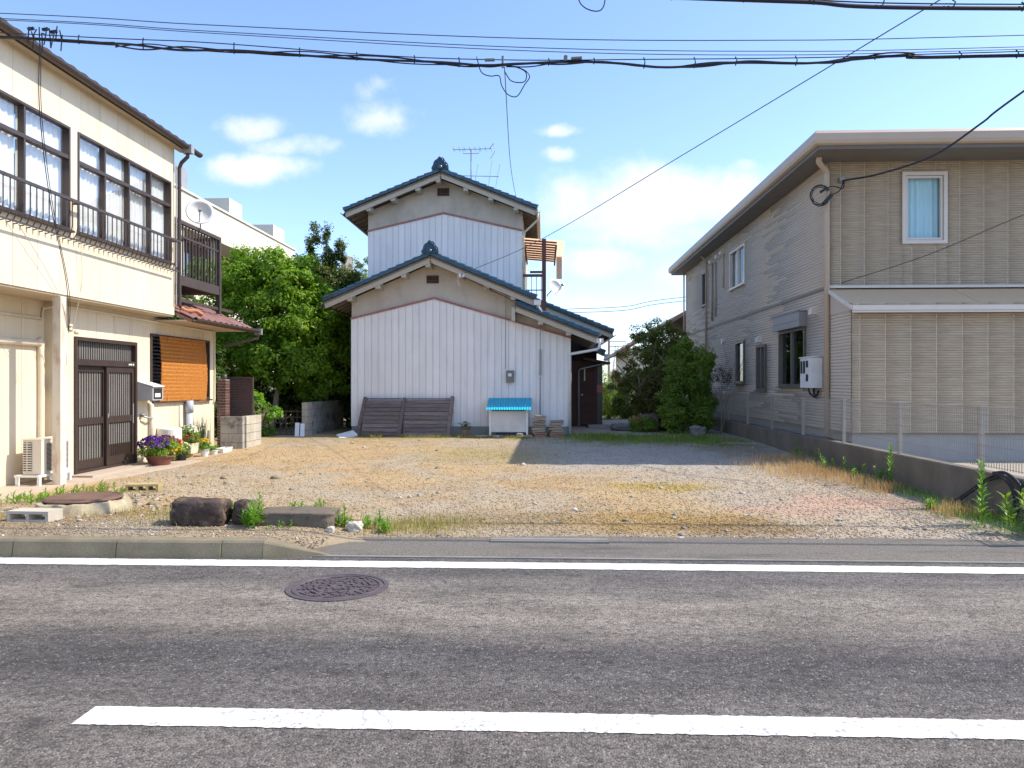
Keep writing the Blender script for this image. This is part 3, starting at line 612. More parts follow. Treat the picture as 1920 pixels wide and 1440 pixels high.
door = dr.build('entrance_door', M_door, lh)
t = MB(); fbox(t, D, 11.48, 13.15, 1.90, 2.19, -.045, -.035); tp = t.build('transom_pane', M_frost, door)
t = MB()
for k in range(27): fbox(t, D, 11.50 + .0615 * k, 11.514 + .0615 * k, 1.90, 2.19, -.034, -.024)
t.build('transom_slats', M_door, door)
for (a0, a1, d0, kick) in ((11.485, 12.345, -.055, False), (12.30, 13.145, -.01, True)):
    t = MB(); fbox(t, D, a0, a0 + .07, .125, 1.795, d0, d0 + .035); fbox(t, D, a1 - .07, a1, .125, 1.795, d0, d0 + .035)
    for z0, z1 in ((.125, .27), (.84, .95), (1.70, 1.795)): fbox(t, D, a0 + .07, a1 - .07, z0, z1, d0, d0 + .033)
    if kick: fbox(t, D, a0 + .07, a1 - .07, .27, .47, d0 + .002, d0 + .014)
    for k in range(11):
        a = a0 + .098 + (a1 - a0 - .19) * k / 10; fbox(t, D, a - .010, a + .010, .27, .84, d0 + .005, d0 + .014); fbox(t, D, a - .010, a + .010, .95, 1.70, d0 + .005, d0 + .014)
    lf = t.build('door_leaf', M_door, door)
    t = MB(); fbox(t, D, a0 + .06, a1 - .06, .2, 1.75, d0 + .001, d0 + .0045); t.build('pane', M_frost, door)
t = MB(); fbox(t, D, 12.325, 12.345, .93, 1.0, .025, .035); fbox(t, D, 13.10, 13.12, .80, 1.15, .025, .032); t.each('door_handle', M_grey, door)
t = MB(); fbox(t, D, 12.98, 13.03, 1.83, 1.86, .045, .05); fbox(t, D, 13.06, 13.095, 1.83, 1.862, .045, .05); fbox(t, D, 12.93, 12.965, 1.832, 1.858, .045, .05); t.each('name_plate', M_white, door)
# blind window
window(lh, Lw, 13.69, 16.16, 1.17, 2.45, 2, [], M_bronze, M_glassd, .05, .045, .07, None)
b = MB(); b.box(-7.75, -7.74, 13.5, 16.2, 1, 2.6); b.each('room_shade', M_dark, lh)
# conduits and drain pipes
b = MB(); b.tube([(-7.36, 11.15, 2.70), (-7.36, 16.40, 2.66), (-7.36, 16.40, 1.15), (-7.36, 16.36, 1.08)], .022, 8); b.tube([(-7.68, 6.7, 2.52), (-7.68, 11.1, 2.50), (-7.66, 11.12, 2.66), (-7.40, 11.17, 2.70)], .022, 8); b.each('conduit', M_pvc, lh, smooth=True)
b = MB(); b.tube(spline([(-7.66, 6.7, 2.10), (-7.66, 10.70, 2.12), (-7.66, 10.98, 2.10), (-7.66, 11.06, 2.0), (-7.66, 11.06, .05)], 5), .05, 10); b.each('drain_pipe', M_pvc, lh, smooth=True)
b = MB(); b.tube([(-7.34, 13.66, .05), (-7.34, 13.66, 1.10), (-7.38, 13.66, 1.14)], .05, 10); b.tube([(-7.33, 13.95, .05), (-7.33, 13.95, .66)], .045, 10); b.tube([(-7.36, 14.83, .05), (-7.36, 14.83, 1.07)], .035, 10); b.each('drain_pipe', M_pvc, lh, smooth=True)
b = MB(); b.tube([(-7.28, 15.05, .04), (-7.28, 15.05, .92)], .068, 14); b.tube([(-7.28, 15.05, .92), (-7.28, 15.05, 1.16)], .080, 14); setp(b.build('vent_pipe', mat('grey_pvc', (.42, .44, .50), .45, .08), lh, smooth=True))
b = MB(); b.tube([(-7.4, 13.36, .92), (-7.30, 13.36, .90), (-7.28, 13.55, .86), (-7.30, 13.62, .86)], .018, 8); b.lathe([(.05, 0), (.05, .02)], (-7.34, 13.36, .93), 10); b.build('wall_tap', M_grey, lh, smooth=True)
# lean-to roof with tiles, its gutter
b = MB(); b.prism([(-6.66, 2.73), (-9.6, 3.98), (-9.6, 3.90), (-6.66, 2.67)], lambda q, a: (q[0], a, q[1]), 13.86, 16.88); lr = b.build('lean_to_roof', M_tile_r, lh)
sl = math.atan(.425)
for r in range(11):
    for k in range(11):
        o = link('roof_tile', tm, M_tile_r, lr, (-6.62 - .255 * r, 13.98 + .272 * k, 2.735 + .1085 * r + .018)); o.rotation_euler = (0, sl + .05, 0)
b = MB()
for xx in (-7.1, -8.0): b.bar((xx, 13.9, 2.95 + (-6.66 - xx) * .425), (xx, 16.7, 2.95 + (-6.66 - xx) * .425), .05, .06)
b.each('snow_guard', M_brown, lr)
b = MB(); b.tube(spline([(-6.90, 13.92, 2.95), (-6.82, 14.0, 2.90), (-6.80, 14.3, 2.93), (-6.72, 14.42, 2.86)], 5), .04, 9); b.build('copper_elbow', mat('copper', (.40, .15, .07), .5, .15, 5), lr, smooth=True)
gutter(lh, 13.86, 17.0, -6.60, 2.74, M_brown, .062); b = MB(); b.box(-6.68, -6.52, 16.98, 17.05, 2.64, 2.78); b.each('gutter_outlet', M_grey, lh); b = MB(); b.tube([(-6.6, 17.0, 2.66), (-6.6, 17.0, 2.56), (-7.3, 16.75, 2.36)], .03, 8); b.build('gutter_elbow', M_brown, lh)
# balcony beside the upper floor
bc = thing('balcony', 'brown metal balcony with vertical bars above the red-tiled lean-to roof', 'balcony', (-7.6, 15, 3.1))
b = MB(); b.box(-8.6, -7.06, 13.95, 16.0, 3.44, 3.52); b.build('floor', M_dark, bc)
b = MB(); b.box(-7.10, -7.05, 13.95, 16.02, 3.43, 3.62); b.box(-7.11, -7.04, 13.95, 16.02, 4.62, 4.69); b.box(-7.09, -7.06, 13.95, 15.95, 4.36, 4.40); b.box(-8.6, -7.1, 15.97, 16.03, 4.62, 4.68); b.box(-8.6, -7.1, 15.98, 16.02, 3.44, 3.6); b.build('rail', M_brown, bc)
bb = MB(); bb.box(-.011, .011, -.014, .014, 0, 1.0); bbm = bb.mesh('bar')
for k in range(14): link('bar', bbm, M_brown, bc, (-7.075, 14.08 + .134 * k, 3.62))
for k in range(10): link('bar', bbm, M_brown, bc, (-8.5 + .134 * k, 16.0, 3.62))
for (xx, yy) in ((-7.08, 15.98), (-8.5, 15.98)):
    b = MB(); b.box(xx - .04, xx + .04, yy - .045, yy + .045, 2.85 + (-6.66 - xx) * .42, 4.62); b.build('post', M_brown, bc)
def dish(name, label, c, r, aim, foot, squash=1.0):
    t = thing(name, label, 'satellite dish', foot); a = Vector(aim).normalized(); u, v = basis(a); b = MB(); n = 28; vs = []; k = 6
    for i in range(k + 1):
        for j in range(n):
            q = i / k; p = Vector(c) + (u * math.cos(2 * PI * j / n) + v * math.sin(2 * PI * j / n)) * r * max(q, .02) + a * (.28 * r * (q * q - 1) * squash); vs.append(p)
    for i in (k, 0):
        for j in range(n):
            q = i / k; vs.append(Vector(c) + (u * math.cos(2 * PI * j / n) + v * math.sin(2 * PI * j / n)) * r * max(q, .02) + a * (.28 * r * (q * q - 1) - .012))
    fs = [(i * n + j, i * n + (j + 1) % n, (i + 1) * n + (j + 1) % n, (i + 1) * n + j) for i in range(k + 2) for j in range(n)]
    b.add(vs, fs); b.build('reflector', M_white, t, smooth=True)
    b = MB(); low = Vector(c) - Vector((0, 0, 1)) * r * .8; f = Vector(c) + a * r * 1.15 - Vector((0, 0, r * .35)); b.tube([low, f], .012, 6); b.bar(f - a * .05, f + a * .05, .06, .06); b.build('feed_arm', M_grey, t)
    b = MB(); bk = Vector(c) - a * (.28 * r + .02); b.tube([bk, bk - a * .08, Vector(foot) + Vector((0, 0, .05)), foot], .016, 7); b.build('mast', M_grey, t); return t
dish('satellite_dish', 'white satellite dish clamped to the brown balcony rail', (-7.02, 14.95, 5.02), .27, (.45, -.95, .25), (-7.05, 15.05, 4.69))

# things by the left house
bl = MB()
for k in range(112):
    z = 1.15 + .0114 * k; bulge = .03 + .035 * math.sin(k / 112 * PI) + .004 * random.random(); e0, e1 = random.uniform(-.015, .015), random.uniform(-.015, .015); tw = .02 * (1 - k / 112)
    p = (-7.4 + .05 + bulge, 13.93 + e0, z + .004 * math.sin(k)); q = (-7.4 + .05 + bulge + .006, 15.82 + tw * 3 + e1, z - .02 * (1 - k / 112) + .004); bl.bar(p, q, .010, .0095)
for yy in (14.2, 14.75, 15.2, 15.6): bl.bar((-7.4 + .10, yy, 1.16), (-7.4 + .10, yy, 2.42), .006, .006)
M_reed = mat('reed', (.50, .19, .032), .7, .42, 7, st=(1, 1.6, 12), bump=.4, bs=30)
bd = bl.build('bamboo_blind', M_reed); setp(bd, 'orange bamboo blind hanging in front of the ground-floor window', 'blind')
b = MB()
for yy in (14.02, 14.62, 15.15, 15.7): b.tube([(-7.36, yy, 2.41), (-7.37, yy, 2.50)], .006, 5); b.tube([(-7.37, yy, 2.50), (-7.385, yy, 2.52)], .010, 5)
b.build('hook', M_white, bd)
ac = thing('air_conditioner_unit', 'cream air conditioner outdoor unit on a white stand behind the post', 'air conditioner', (-7.34, 10.7, .05))
M_ac = mat('ac_casing', (.66, .60, .50), .5, .05, 3)
AX, AY, AZ = -.24, .44, -.06
b = MB(); b.box(-7.24 + AX, -6.97 + AX, 9.98 + AY, 10.62 + AY, .26 + AZ, .75 + AZ); b.build('casing', M_ac, ac)
b = MB(); b.box(-7.25 + AX, -6.965 + AX, 9.97 + AY, 10.63 + AY, .751 + AZ, .765 + AZ); b.build('lid', M_ac, ac)
b = MB(); b.box(-7.23 + AX, -7.11 + AX, 9.972 + AY, 9.979 + AY, .29 + AZ, .72 + AZ); b.build('side_grille_back', M_dark, ac)
b = MB()
for k in range(13): b.box(-7.232 + AX, -7.108 + AX, 9.962 + AY, 9.974 + AY, .292 + .0335 * k + AZ, .308 + .0335 * k + AZ)
b.box(-7.175 + AX, -7.165 + AX, 9.960 + AY, 9.974 + AY, .29 + AZ, .73 + AZ); b.build('side_grille', M_ac, ac)
b = MB(); b.box(-6.9695 + AX, -6.962 + AX, 10.10 + AY, 10.58 + AY, .30 + AZ, .70 + AZ); b.build('fan_grille_back', M_dark, ac)
b = MB()
for k in range(22): b.box(-6.963 + AX, -6.957 + AX, 10.095 + AY, 10.585 + AY, .298 + .0185 * k + AZ, .303 + .0185 * k + AZ)
b.build('fan_grille', M_ac, ac)
b = MB()
for xx in (-7.28 + AX, -6.96 + AX):
    for yy in (9.92 + AY, 10.60 + AY): b.box(xx - .02, xx + .02, yy - .02, yy + .02, .045, .165)
    b.box(xx - .022, xx + .022, 9.88 + AY, 10.66 + AY, .165, .197)
for yy in (9.90 + AY, 10.60 + AY): b.box(-7.26 + AX, -6.98 + AX, yy - .02, yy + .02, .167, .192)
b.build('stand', M_white, ac)
mbx = thing('mailbox', 'grey steel letter box with a sloping lid beside the entrance door', 'letter box', (-7.25, 13.45, 1.2))
b = MB(); b.prism([(-7.38, 1.20), (-7.10, 1.20), (-7.10, 1.44), (-7.38, 1.53)], lambda q, a: (q[0], a, q[1]), 13.25, 13.62); b.build('box', mat('letter_box_grey', (.52, .52, .49), .45, .08, 4, metal=.3), mbx)
b = MB(); b.prism([(-7.385, 1.536), (-7.07, 1.446), (-7.07, 1.462), (-7.385, 1.555)], lambda q, a: (q[0], a, q[1]), 13.23, 13.64); b.build('lid', M_white, mbx)
b = MB(); b.box(-7.10, -7.095, 13.28, 13.59, 1.225, 1.42); b.build('window', M_dark, mbx); b = MB(); b.box(-7.095, -7.092, 13.34, 13.53, 1.26, 1.33); b.box(-7.095, -7.090, 13.26, 13.275, 1.21, 1.435); b.box(-7.095, -7.090, 13.60, 13.615, 1.21, 1.435); b.build('leaflet', M_white, mbx)
b = MB(); b.lathe([(.19, 0), (.20, .02), (.20, .40), (.19, .42), (.16, .43)], (-7.15, 14.02, .23), 28); tk = thing('water_tank', 'short white plastic drum standing by the wall below the blind', 'drum', (-7.15, 14.02, .045)); b.build('drum', mat('white_plastic', (.70, .67, .61), .5, .06, 4), tk, smooth=False)
b = MB()
for a in range(3): b.box(-7.15 + .14 * math.cos(a * 2.1) - .03, -7.15 + .14 * math.cos(a * 2.1) + .03, 14.02 + .14 * math.sin(a * 2.1) - .03, 14.02 + .14 * math.sin(a * 2.1) + .03, .045, .23)
b.each('foot', M_grey, tk)
li = MB(); li.lathe([(.03, 0), (.045, .03), (.03, .06), (.045, .09), (.02, .12)], (-7.25, 11.14, 2.30), 10); li.lathe([(.03, 0), (.045, .03), (.02, .07)], (-7.15, 11.14, 2.26), 10); li.each('line_insulator', M_pvc, lh)
li = MB(); li.box(-7.36, -7.28, 11.10, 11.199, 1.80, 1.95); li.build('junction_box', M_pvc, lh)
# brick pilaster, block walls, screen, trellis
M_brick = mat('brown_brick', (.115, .052, .042), .7, .15, 12, rnd=.3, bump=.3, bs=60); M_mortar = mat('mortar', (.42, .38, .33), .9, .1)
pl = thing('brick_pillar', 'narrow brown brick pillar at the end of the cream house wall', 'pillar', (-7.22, 16.53, 0))
b = MB(); b.box(-7.315, -7.135, 16.448, 16.66, 0, 1.60); b.build('core', M_mortar, pl)
bm = MB(); bm.box(-.0455, .0455, -.012, .225, -.0265, .0265); bm = bm.mesh('brick'); bh = MB(); bh.box(-.0205, .0205, -.012, .225, -.0265, .0265); bh = bh.mesh('brick')
for r in range(25):
    z = .035 + .0635 * r
    if r % 2 == 0:
        for xx in (-7.275, -7.175): link('brick', bm, M_brick, pl, (xx, 16.45, z))
    else:
        link('brick', bm, M_brick, pl, (-7.225, 16.45, z)); link('brick', bh, M_brick, pl, (-7.303, 16.45, z)); link('brick', bh, M_brick, pl, (-7.147, 16.45, z))
b = MB(); b.lathe([(.05, 0), (.06, .05), (.05, .1), (.02, .12)], (-7.2, 16.55, 1.60), 12); b.build('lamp_cap', M_brown, pl, smooth=True)
M_block = mat('concrete_block', (.34, .32, .28), .92, .2, 3, rnd=.12, bump=.5, bs=50, stain_shade=(.04, .04, .038), stain_shade_amt=.95, stain_shade_scale=3.2)
M_blockl = mat('pale_concrete_block', (.47, .42, .34), .92, .15, 3, rnd=.08, bump=.5, bs=50, stain_shade=(.25, .22, .18), stain_shade_amt=.4, stain_shade_scale=2.5)
def block_wall(name, label, p, q, z0, rows, th, m, bw=.39, bhh=.19, mend=None):
    p, q = Vector((*p[:2], 0)), Vector((*q[:2], 0)); d = q - p; L = d.length; d.normalize(); nrm = Vector((-d.y, d.x, 0)); t = thing(name, label, 'wall', (p.x, p.y, z0))
    c = MB(); c.bar(p + d * .01 + Vector((0, 0, z0 + rows * bhh / 2)), q - d * .01 + Vector((0, 0, z0 + rows * bhh / 2)), th - .02, rows * bhh - .02, up=(0, 0, 1)); c.build('mortar', mat('dark_mortar', (.17, .155, .13), .95, .15), t)
    for r in range(rows):
        x = -(bw / 2 if r % 2 else 0)
        while x < L - .01:
            a0, a1 = max(0, x) + .004, min(L, x + bw) - .004
            if a1 - a0 > .03:
                b = MB(); zc = z0 + (r + .5) * bhh; b.bar(p + d * a0 + Vector((0, 0, zc)), p + d * a1 + Vector((0, 0, zc)), th, bhh - .009, up=(0, 0, 1))
                b.build('block', mend if (mend and a0 < .1) else m, t)
            x += bw
    return t
block_wall('block_wall', 'low stained grey concrete block wall next to the brick pillar', (-7.10, 16.16), (-6.60, 16.16), .03, 4, .12, M_block)
block_wall('block_wall', 'pale concrete block wall end facing the lot, joined to the stained one', (-6.63, 16.235), (-6.63, 17.1), .03, 4, .12, M_blockl)
block_wall('block_wall', 'grey concrete block wall running back beside the white house', (-6.36, 19.6), (-6.36, 23.2), .06, 5, .15, M_block, mend=M_blockl)
sc = thing('louvre_screen', 'dark brown louvred metal screen above the low block wall', 'screen', (-7, 16.9, .6))
b = MB(); b.box(-7.36, -7.32, 16.8, 16.86, .05, 1.66); b.box(-6.69, -6.65, 16.8, 16.86, .05, 1.66); b.box(-7.32, -6.69, 16.8, 16.86, 1.62, 1.66); b.build('frame', M_brown, sc)
lm = MB(); lm.hexa([(-.315, -.02, -.018), (.315, -.02, -.018), (.315, .01, -.012), (-.315, .01, -.012), (-.315, -.012, .012), (.315, -.012, .012), (.315, .02, .018), (-.315, .02, .018)]); lm = lm.mesh('slat')
M_screen = mat('brown_screen', (.10, .06, .05), .6, .15, 4)
for k in range(25): link('slat', lm, M_screen, sc, (-7.005, 16.83, .70 + .0375 * k))
tr = thing('trellis_fence', 'rusty brown lattice fence between the two block walls', 'fence', (-7.1, 19.9, .05)); M_rust = mat('rusty_iron', (.13, .075, .05), .8, .25, 10)
for k in range(9):
    b = MB(); xx = -7.75 + .155 * k; b.box(xx - .012, xx + .012, 19.9, 19.92, .08, .80); b.build('bar', M_rust, tr)
for k in range(5):
    b = MB(); zz = .14 + .155 * k; b.box(-7.78, -6.45, 19.88, 19.9, zz - .012, zz + .012); b.build('rail', M_rust, tr)
for k, (xx, hh, lab) in enumerate(((-6.47, .42, 'tall white board leaning on the block wall end, left of the pair'), (-6.33, .40, 'tall white board leaning on the block wall end, right of the pair'))):
    b = MB(); b.bar((xx, 19.30, .05), (xx - .05, 19.50, .05 + hh), .11, .03); setp(b.build('white_board', M_white), lab, 'board', 'white boards by the block wall')
b = MB(); b.bar((-5.30, 19.05, .12), (-4.92, 19.30, .22), .30, .05, up=(0, -.4, 1)); setp(b.build('white_slab', M_white), 'tilted white slab on the ground left of the leaning wooden fence', 'slab')

# ================================================================== CENTRAL HOUSE
M_stucco = mat('grey_stucco', (.54, .49, .415), .92, .10, 1.3, bump=.35, bs=80, stain_shade=(.34, .31, .27), stain_shade_amt=.6, stain_shade_scale=1.4, stain_shade_st=(1.5, 1, .6))
M_clad = mat('white_cladding', (.82, .795, .77), .5, .05, 1.2, rnd=.04, stain_shade=(.60, .57, .54), stain_shade_amt=.35, stain_shade_scale=2.6, stain_shade_st=(3, 2, .3))
M_cladj = mat('cladding_joint', (.52, .51, .51), .6, .05)
M_trim = mat('rusty_trim', (.36, .17, .145), .7, .25, 7); M_tile_b = mat('blue_tile', (.020, .075, .125), .28, .25, 4, rnd=.2, spec=.6)
M_barge = mat('cream_timber', (.50, .455, .37), .7, .1, 3, stain_shade=(.36, .32, .26), stain_shade_amt=.5, stain_shade_scale=3); M_sofb = mat('eave_boards', (.22, .19, .155), .8, .15, 5)
M_found = mat('foundation_concrete', (.27, .27, .25), .9, .15, 3, bump=.3)
ch = thing('house', 'white clad two-storey house with stepped blue-tiled gable roofs behind the lot', 'house', (-2.2, 22, .1))
XZ = lambda q, a: (q[0], a, q[1])
def roof_z(xr, zr, p): return lambda x: zr - p * abs(x - xr)
zl_ = roof_z(-2.97, 4.86, .425); zu_ = roof_z(-2.97, 7.60, .40)      # upper faces of the slabs at the ridge line
# walls
b = MB(); b.prism([(-5.2, .1), (.71, .1), (.71, 2.85), (-.72, 3.42), (-.72, 3.76), (-2.97, 4.76), (-5.2, 3.80)], XZ, 20.0, 20.15); b.build('gable_wall', M_stucco, ch)
b = MB(); b.prism([(-5.2, 3.2), (-.63, 3.2), (-.63, 6.56), (-2.97, 7.50), (-5.2, 6.60)], XZ, 21.9, 22.05); b.build('gable_wall', M_stucco, ch)
b = MB(); b.box(-5.2, -5.08, 20.16, 28, .1, 3.75); b.box(-5.2, -5.08, 22.06, 28, 3.76, 6.58); b.box(-.75, -.63, 22.06, 28, 3.2, 6.56); b.box(.59, .71, 20.16, 24.4, .1, 2.83); b.box(-5.07, .58, 27.9, 28, .1, 3.1); b.box(-5.07, -.76, 27.9, 28, 3.12, 6.5); b.each('side_wall', M_stucco, ch)
b = MB(); b.box(-5.19, .70, 19.97, 20.0, .02, .365); b.build('foundation', M_found, ch)
def strips(x0, x1, y, n, z0, ztop):
    w = (x1 - x0) / n
    b = MB(); b.prism([(x0, z0), (x1, z0), (x1, ztop(x1))] + ([(-2.95, ztop(-2.95))] if x0 < -2.95 < x1 else []) + [(x0, ztop(x0))], XZ, y - .012, y - .001); b.build('cladding_back', M_cladj, ch)
    for k in range(n):
        a0, a1 = x0 + w * k + .005, x0 + w * (k + 1) - .005; am = a0 + .022; b = MB()
        b.prism([(a0, z0 - .01), (a1, z0 - .01), (a1, ztop(a1))] + ([(-2.95, ztop(-2.95))] if a0 < -2.95 < a1 else []) + [(a0, ztop(a0))], XZ, y - .026, y - .0125)
        b.prism([(a0, z0 - .01), (am, z0 - .01), (am, ztop(am)), (a0, ztop(a0))], XZ, y - .036, y - .0262); b.build('cladding_strip', M_clad, ch)
zt1 = lambda x: 3.80 - (.241 * (-2.95 - x) if x < -2.95 else .293 * (x + 2.95)); zt2 = lambda x: 6.52 - (.228 * (-2.95 - x) if x < -2.95 else .23 * (x + 2.95))
strips(-5.21, .715, 20.0, 32, .37, zt1); strips(-5.205, -.635, 21.9, 25, 3.4, zt2)
for zt, x0, x1, y in ((zt1, -5.22, .72, 19.955), (zt2, -5.21, -.63, 21.855)):
    b = MB()
    b.bar((x0, y, zt(x0) + .01), (-2.95, y, zt(-2.95) + .01), .03, .05, up=(0, 0, 1)); b.bar((-2.95, y - .002, zt(-2.95) + .01), (x1, y - .002, zt(x1) + .01), .03, .05, up=(0, 0, 1)); b.build('drip_trim', M_trim, ch)
# vents
for (x0, x1, z0, z1, y) in ((-3.16, -2.83, 4.22, 4.42, 20.0), (-3.14, -2.79, 7.05, 7.27, 21.9)):
    b = MB(); b.box(x0, x1, y - .02, y - .002, z0, z1); v = b.build('vent', M_dark, ch); b = MB()
    for k in range(9): xx = x0 + .01 + (x1 - x0 - .02) * k / 8; b.box(xx - .007, xx + .007, y - .035, y - .021, z0 - .02, z1)
    b.box(x0, x1, y - .038, y - .034, z1 - .025, z1 - .005); b.box(x0, x1, y - .038, y - .034, z0 + .05, z0 + .065); b.build('bars', M_rust, v)
# roofs: slab, soffit, barge board, verge tiles, ridge ornament
vt = {}
for sgn in (-1, 1):
    b = MB(); L = .262
    b.hexa([(0, -.09, -.062), (sgn * L, -.09, -.062), (sgn * L, .09, -.062), (0, .09, -.062), (0, -.10, .0), (sgn * L, -.10, .030), (sgn * L, .10, .030), (0, .10, .0)])
    b.tube([(0, .07, .008), (sgn * L, .07, .038)], .05, 8); vt[sgn] = b.mesh('roof_tile')
def slope(x0, z0, x1, z1, y0, y1, verge=True, purlins=(), ywall=None, name='roof', back_tiles=True):
    """one roof plane falling from (x0,z0) to (x1,z1); y0 is its near edge."""
    b = MB(); b.prism([(x0, z0), (x1, z1), (x1, z1 - .05), (x0, z0 - .05)], XZ, y0 + .05, y1); r = b.build(name, M_sofb, ch)
    sg = 1 if x1 > x0 else -1; L = math.hypot(x1 - x0, z1 - z0); p = (z1 - z0) / abs(x1 - x0); ang = math.atan(-p)
    # pantile rows over the slab
    n = int(L / .235); V = []; F = []; ys = np.linspace(y0 + .16, y1, max(2, int((y1 - y0) / .045))); wv = .022 * np.sin(ys * 2 * PI / .27)
    for k in range(n):
        for t, h in ((k / n, .020), ((k + 1) / n + .01, .052)):
            V += [(x0 + (x1 - x0) * t, yy, z0 + (z1 - z0) * t + h + w_) for yy, w_ in zip(ys, wv)]
    m = len(ys)
    for k in range(n):
        o_ = 2 * k * m; F += [(o_ + i, o_ + i + 1, o_ + m + i + 1, o_ + m + i) for i in range(m - 1)]
    bb = MB(); bb.add(V, F); bb.build('pantiles', M_tile_b, r, smooth=True)
    if verge:
        n = round(L / .235)
        for k in range(n):
            t = k / n; o = link('roof_tile', vt[sg], M_tile_b, r, (x0 + (x1 - x0) * t, y0 + .05, z0 + (z1 - z0) * t + .075)); o.rotation_euler = (0, sg * ang, 0)
        dz = .105; b = MB(); b.bar((x0, y0 + .09, z0 - dz), (x1 - sg * .02, y0 + .09, z1 - dz), .04, .125, up=(0, 0, 1)); b.build('barge_board', M_barge, r)
    for xx in purlins:
        zz = z0 + (z1 - z0) * (xx - x0) / (x1 - x0) - .055; b = MB(); b.box(xx - .066, xx + .066, y0 + .10, ywall, zz - .19, zz - .03); b.each('purlin_end', M_barge, r)
    return r
def eave_end(x, z, y0, y1, sg, m=M_white):
    gutter(ch, y0 - .04, y1, x + sg * .045, z - .045, m, .06)
    b = MB()
    for k in range(int((y1 - y0) / .42)): yy = y0 + .35 + .42 * k; b.bar((x - sg * .03, yy, z - .085), (x - sg * .62, yy, z - .085 + .62 * .41), .045, .06, up=(0, 0, 1))
    b.each('rafter', M_sofb, ch)
PL = [-5.13, -4.38, -3.69, -2.98, -2.21, -1.5, -.81]
slope(-2.97, 4.86, -5.80, 3.66, 19.4, 22.6, purlins=[-5.13, -4.38, -3.69, -3.05], ywall=20.0)
slope(-2.97, 4.86, -.22, 3.70, 19.4, 21.89, purlins=[-2.21, -1.5, -.81], ywall=20.0)
slope(-.74, 3.56, 1.40, 2.72, 19.4, 23.45, purlins=[-.09, .64], ywall=20.0)
slope(-.60, 4.22, 2.16, 3.10, 23.5, 30, purlins=[.2, 1.1, 1.75], ywall=24.4)
eave_end(-5.80, 3.66, 19.42, 22.6, -1, M_brown); eave_end(-.22, 3.70, 19.42, 21.8, 1); eave_end(1.40, 2.72, 19.42, 23.4, 1); eave_end(2.16, 3.10, 23.5, 29.8, 1)
slope(-2.97, 7.60, -5.76, 6.485, 21.3, 28.6, purlins=[-5.08, -4.37, -3.65, -3.05], ywall=21.9)
slope(-2.97, 7.60, -.21, 6.495, 21.3, 28.6, purlins=[-2.25, -1.53, -.8], ywall=21.9)
eave_end(-5.76, 6.485, 21.32, 28.6, -1, M_brown); eave_end(-.21, 6.495, 21.32, 28.6, 1, M_pvc)
b = MB(); b.box(-.845, -.755, 19.45, 19.999, 3.15, 3.50); b.build('corner_bracket', M_barge, ch)
M_orn = mat('blue_ornament', (.018, .062, .10), .3, .25, 9, spec=.6)
def ornament(x, y, z, s):
    t = MB(); out = []; n = 40
    for k in range(n + 1):
        a = PI * k / n; lob = 1 + .10 * abs(math.sin(a * 4.5)); out.append((x + s * 1.0 * math.cos(a) * lob * (1 - .35 * math.sin(a) ** 2), z + s * 1.42 * math.sin(a) * lob))
    t.prism(out + [(x - s * .8, z - .02), (x + s * .8, z - .02)], lambda q, a: (q[0], a, q[1]), y, y + .10); orn = t.build('ridge_ornament', M_orn, ch)
    t = MB()
    for (dx, dz, r) in ((0, 1.05, .28), (-.33, .72, .26), (.33, .72, .26), (-.58, .36, .24), (.58, .36, .24), (-.85, .10, .18), (.85, .10, .18), (0, .55, .22)):
        for rr in (r, r * .5):
            t.tube([(x + s * dx + s * rr * math.cos(a), y - .01, z + s * dz + s * rr * math.sin(a)) for a in np.linspace(0, 2 * PI, 15)], s * .07, 6, cap=False)
    t.build('scrolls', M_orn, orn, smooth=True)
    t = MB(); t.tube([(x, y - .09, z + .02), (x, y + 2.0, z + .02)], s * .28, 12); t.tube([(x, y - .12, z + .02), (x, y - .085, z + .02)], s * .31, 12); t.build('ridge_cap', M_orn, orn, smooth=True)
ornament(-2.97, 19.36, 4.93, .21); ornament(-2.97, 21.26, 7.66, .23)
b = MB(); b.tube([(-2.97, 21.3, 7.68), (-2.97, 28.6, 7.68)], .10, 8); b.build('ridge_tiles', M_tile_b, ch, smooth=True)
# downspouts, conduits on the front
b = MB(); b.tube([(1.45, 19.40, 2.66), (1.44, 19.42, 2.45), (1.38, 19.5, 2.40), (.72, 19.88, 2.30), (.69, 19.90, 2.25), (.69, 19.90, .15)], .038, 10); b.build('downspout', M_white, ch, smooth=True)
b = MB(); b.box(1.36, 1.54, 19.38, 19.52, 2.56, 2.68); b.box(-.26, -.08, 19.36, 19.5, 3.55, 3.68); b.tube([(-.17, 19.4, 3.56), (-.02, 19.5, 3.30)], .022, 7); b.each('rain_head', M_white, ch)
b = MB(); b.tube([(-.17, 21.34, 6.42), (-.17, 21.36, 6.2), (-.55, 21.8, 5.95), (-.6, 21.85, 5.8), (-.6, 21.85, 3.9)], .03, 8); b.build('downspout', M_pvc, ch, smooth=True)
b = MB(); b.tube([(-.10, 19.94, 3.10), (-.10, 19.94, 2.40)], .010, 6); b.tube([(-.10, 19.93, 2.42), (-.10, 19.93, 1.72)], .030, 8); b.tube([(-.10, 19.94, 1.70), (-.10, 19.94, .5)], .016, 7); b.each('conduit', M_grey, ch)
b = MB(); b.tube([(-1.03, 19.95, 3.95), (-1.03, 19.95, 1.9)], .008, 5); b.build('meter_cable', M_grey, ch)
em = thing('electricity_meter', 'small grey-brown electricity meter on the white clad wall', 'meter', (-.9, 19.9, 1.55)); M_em = mat('meter_case', (.22, .20, .17), .5, .1, 6)
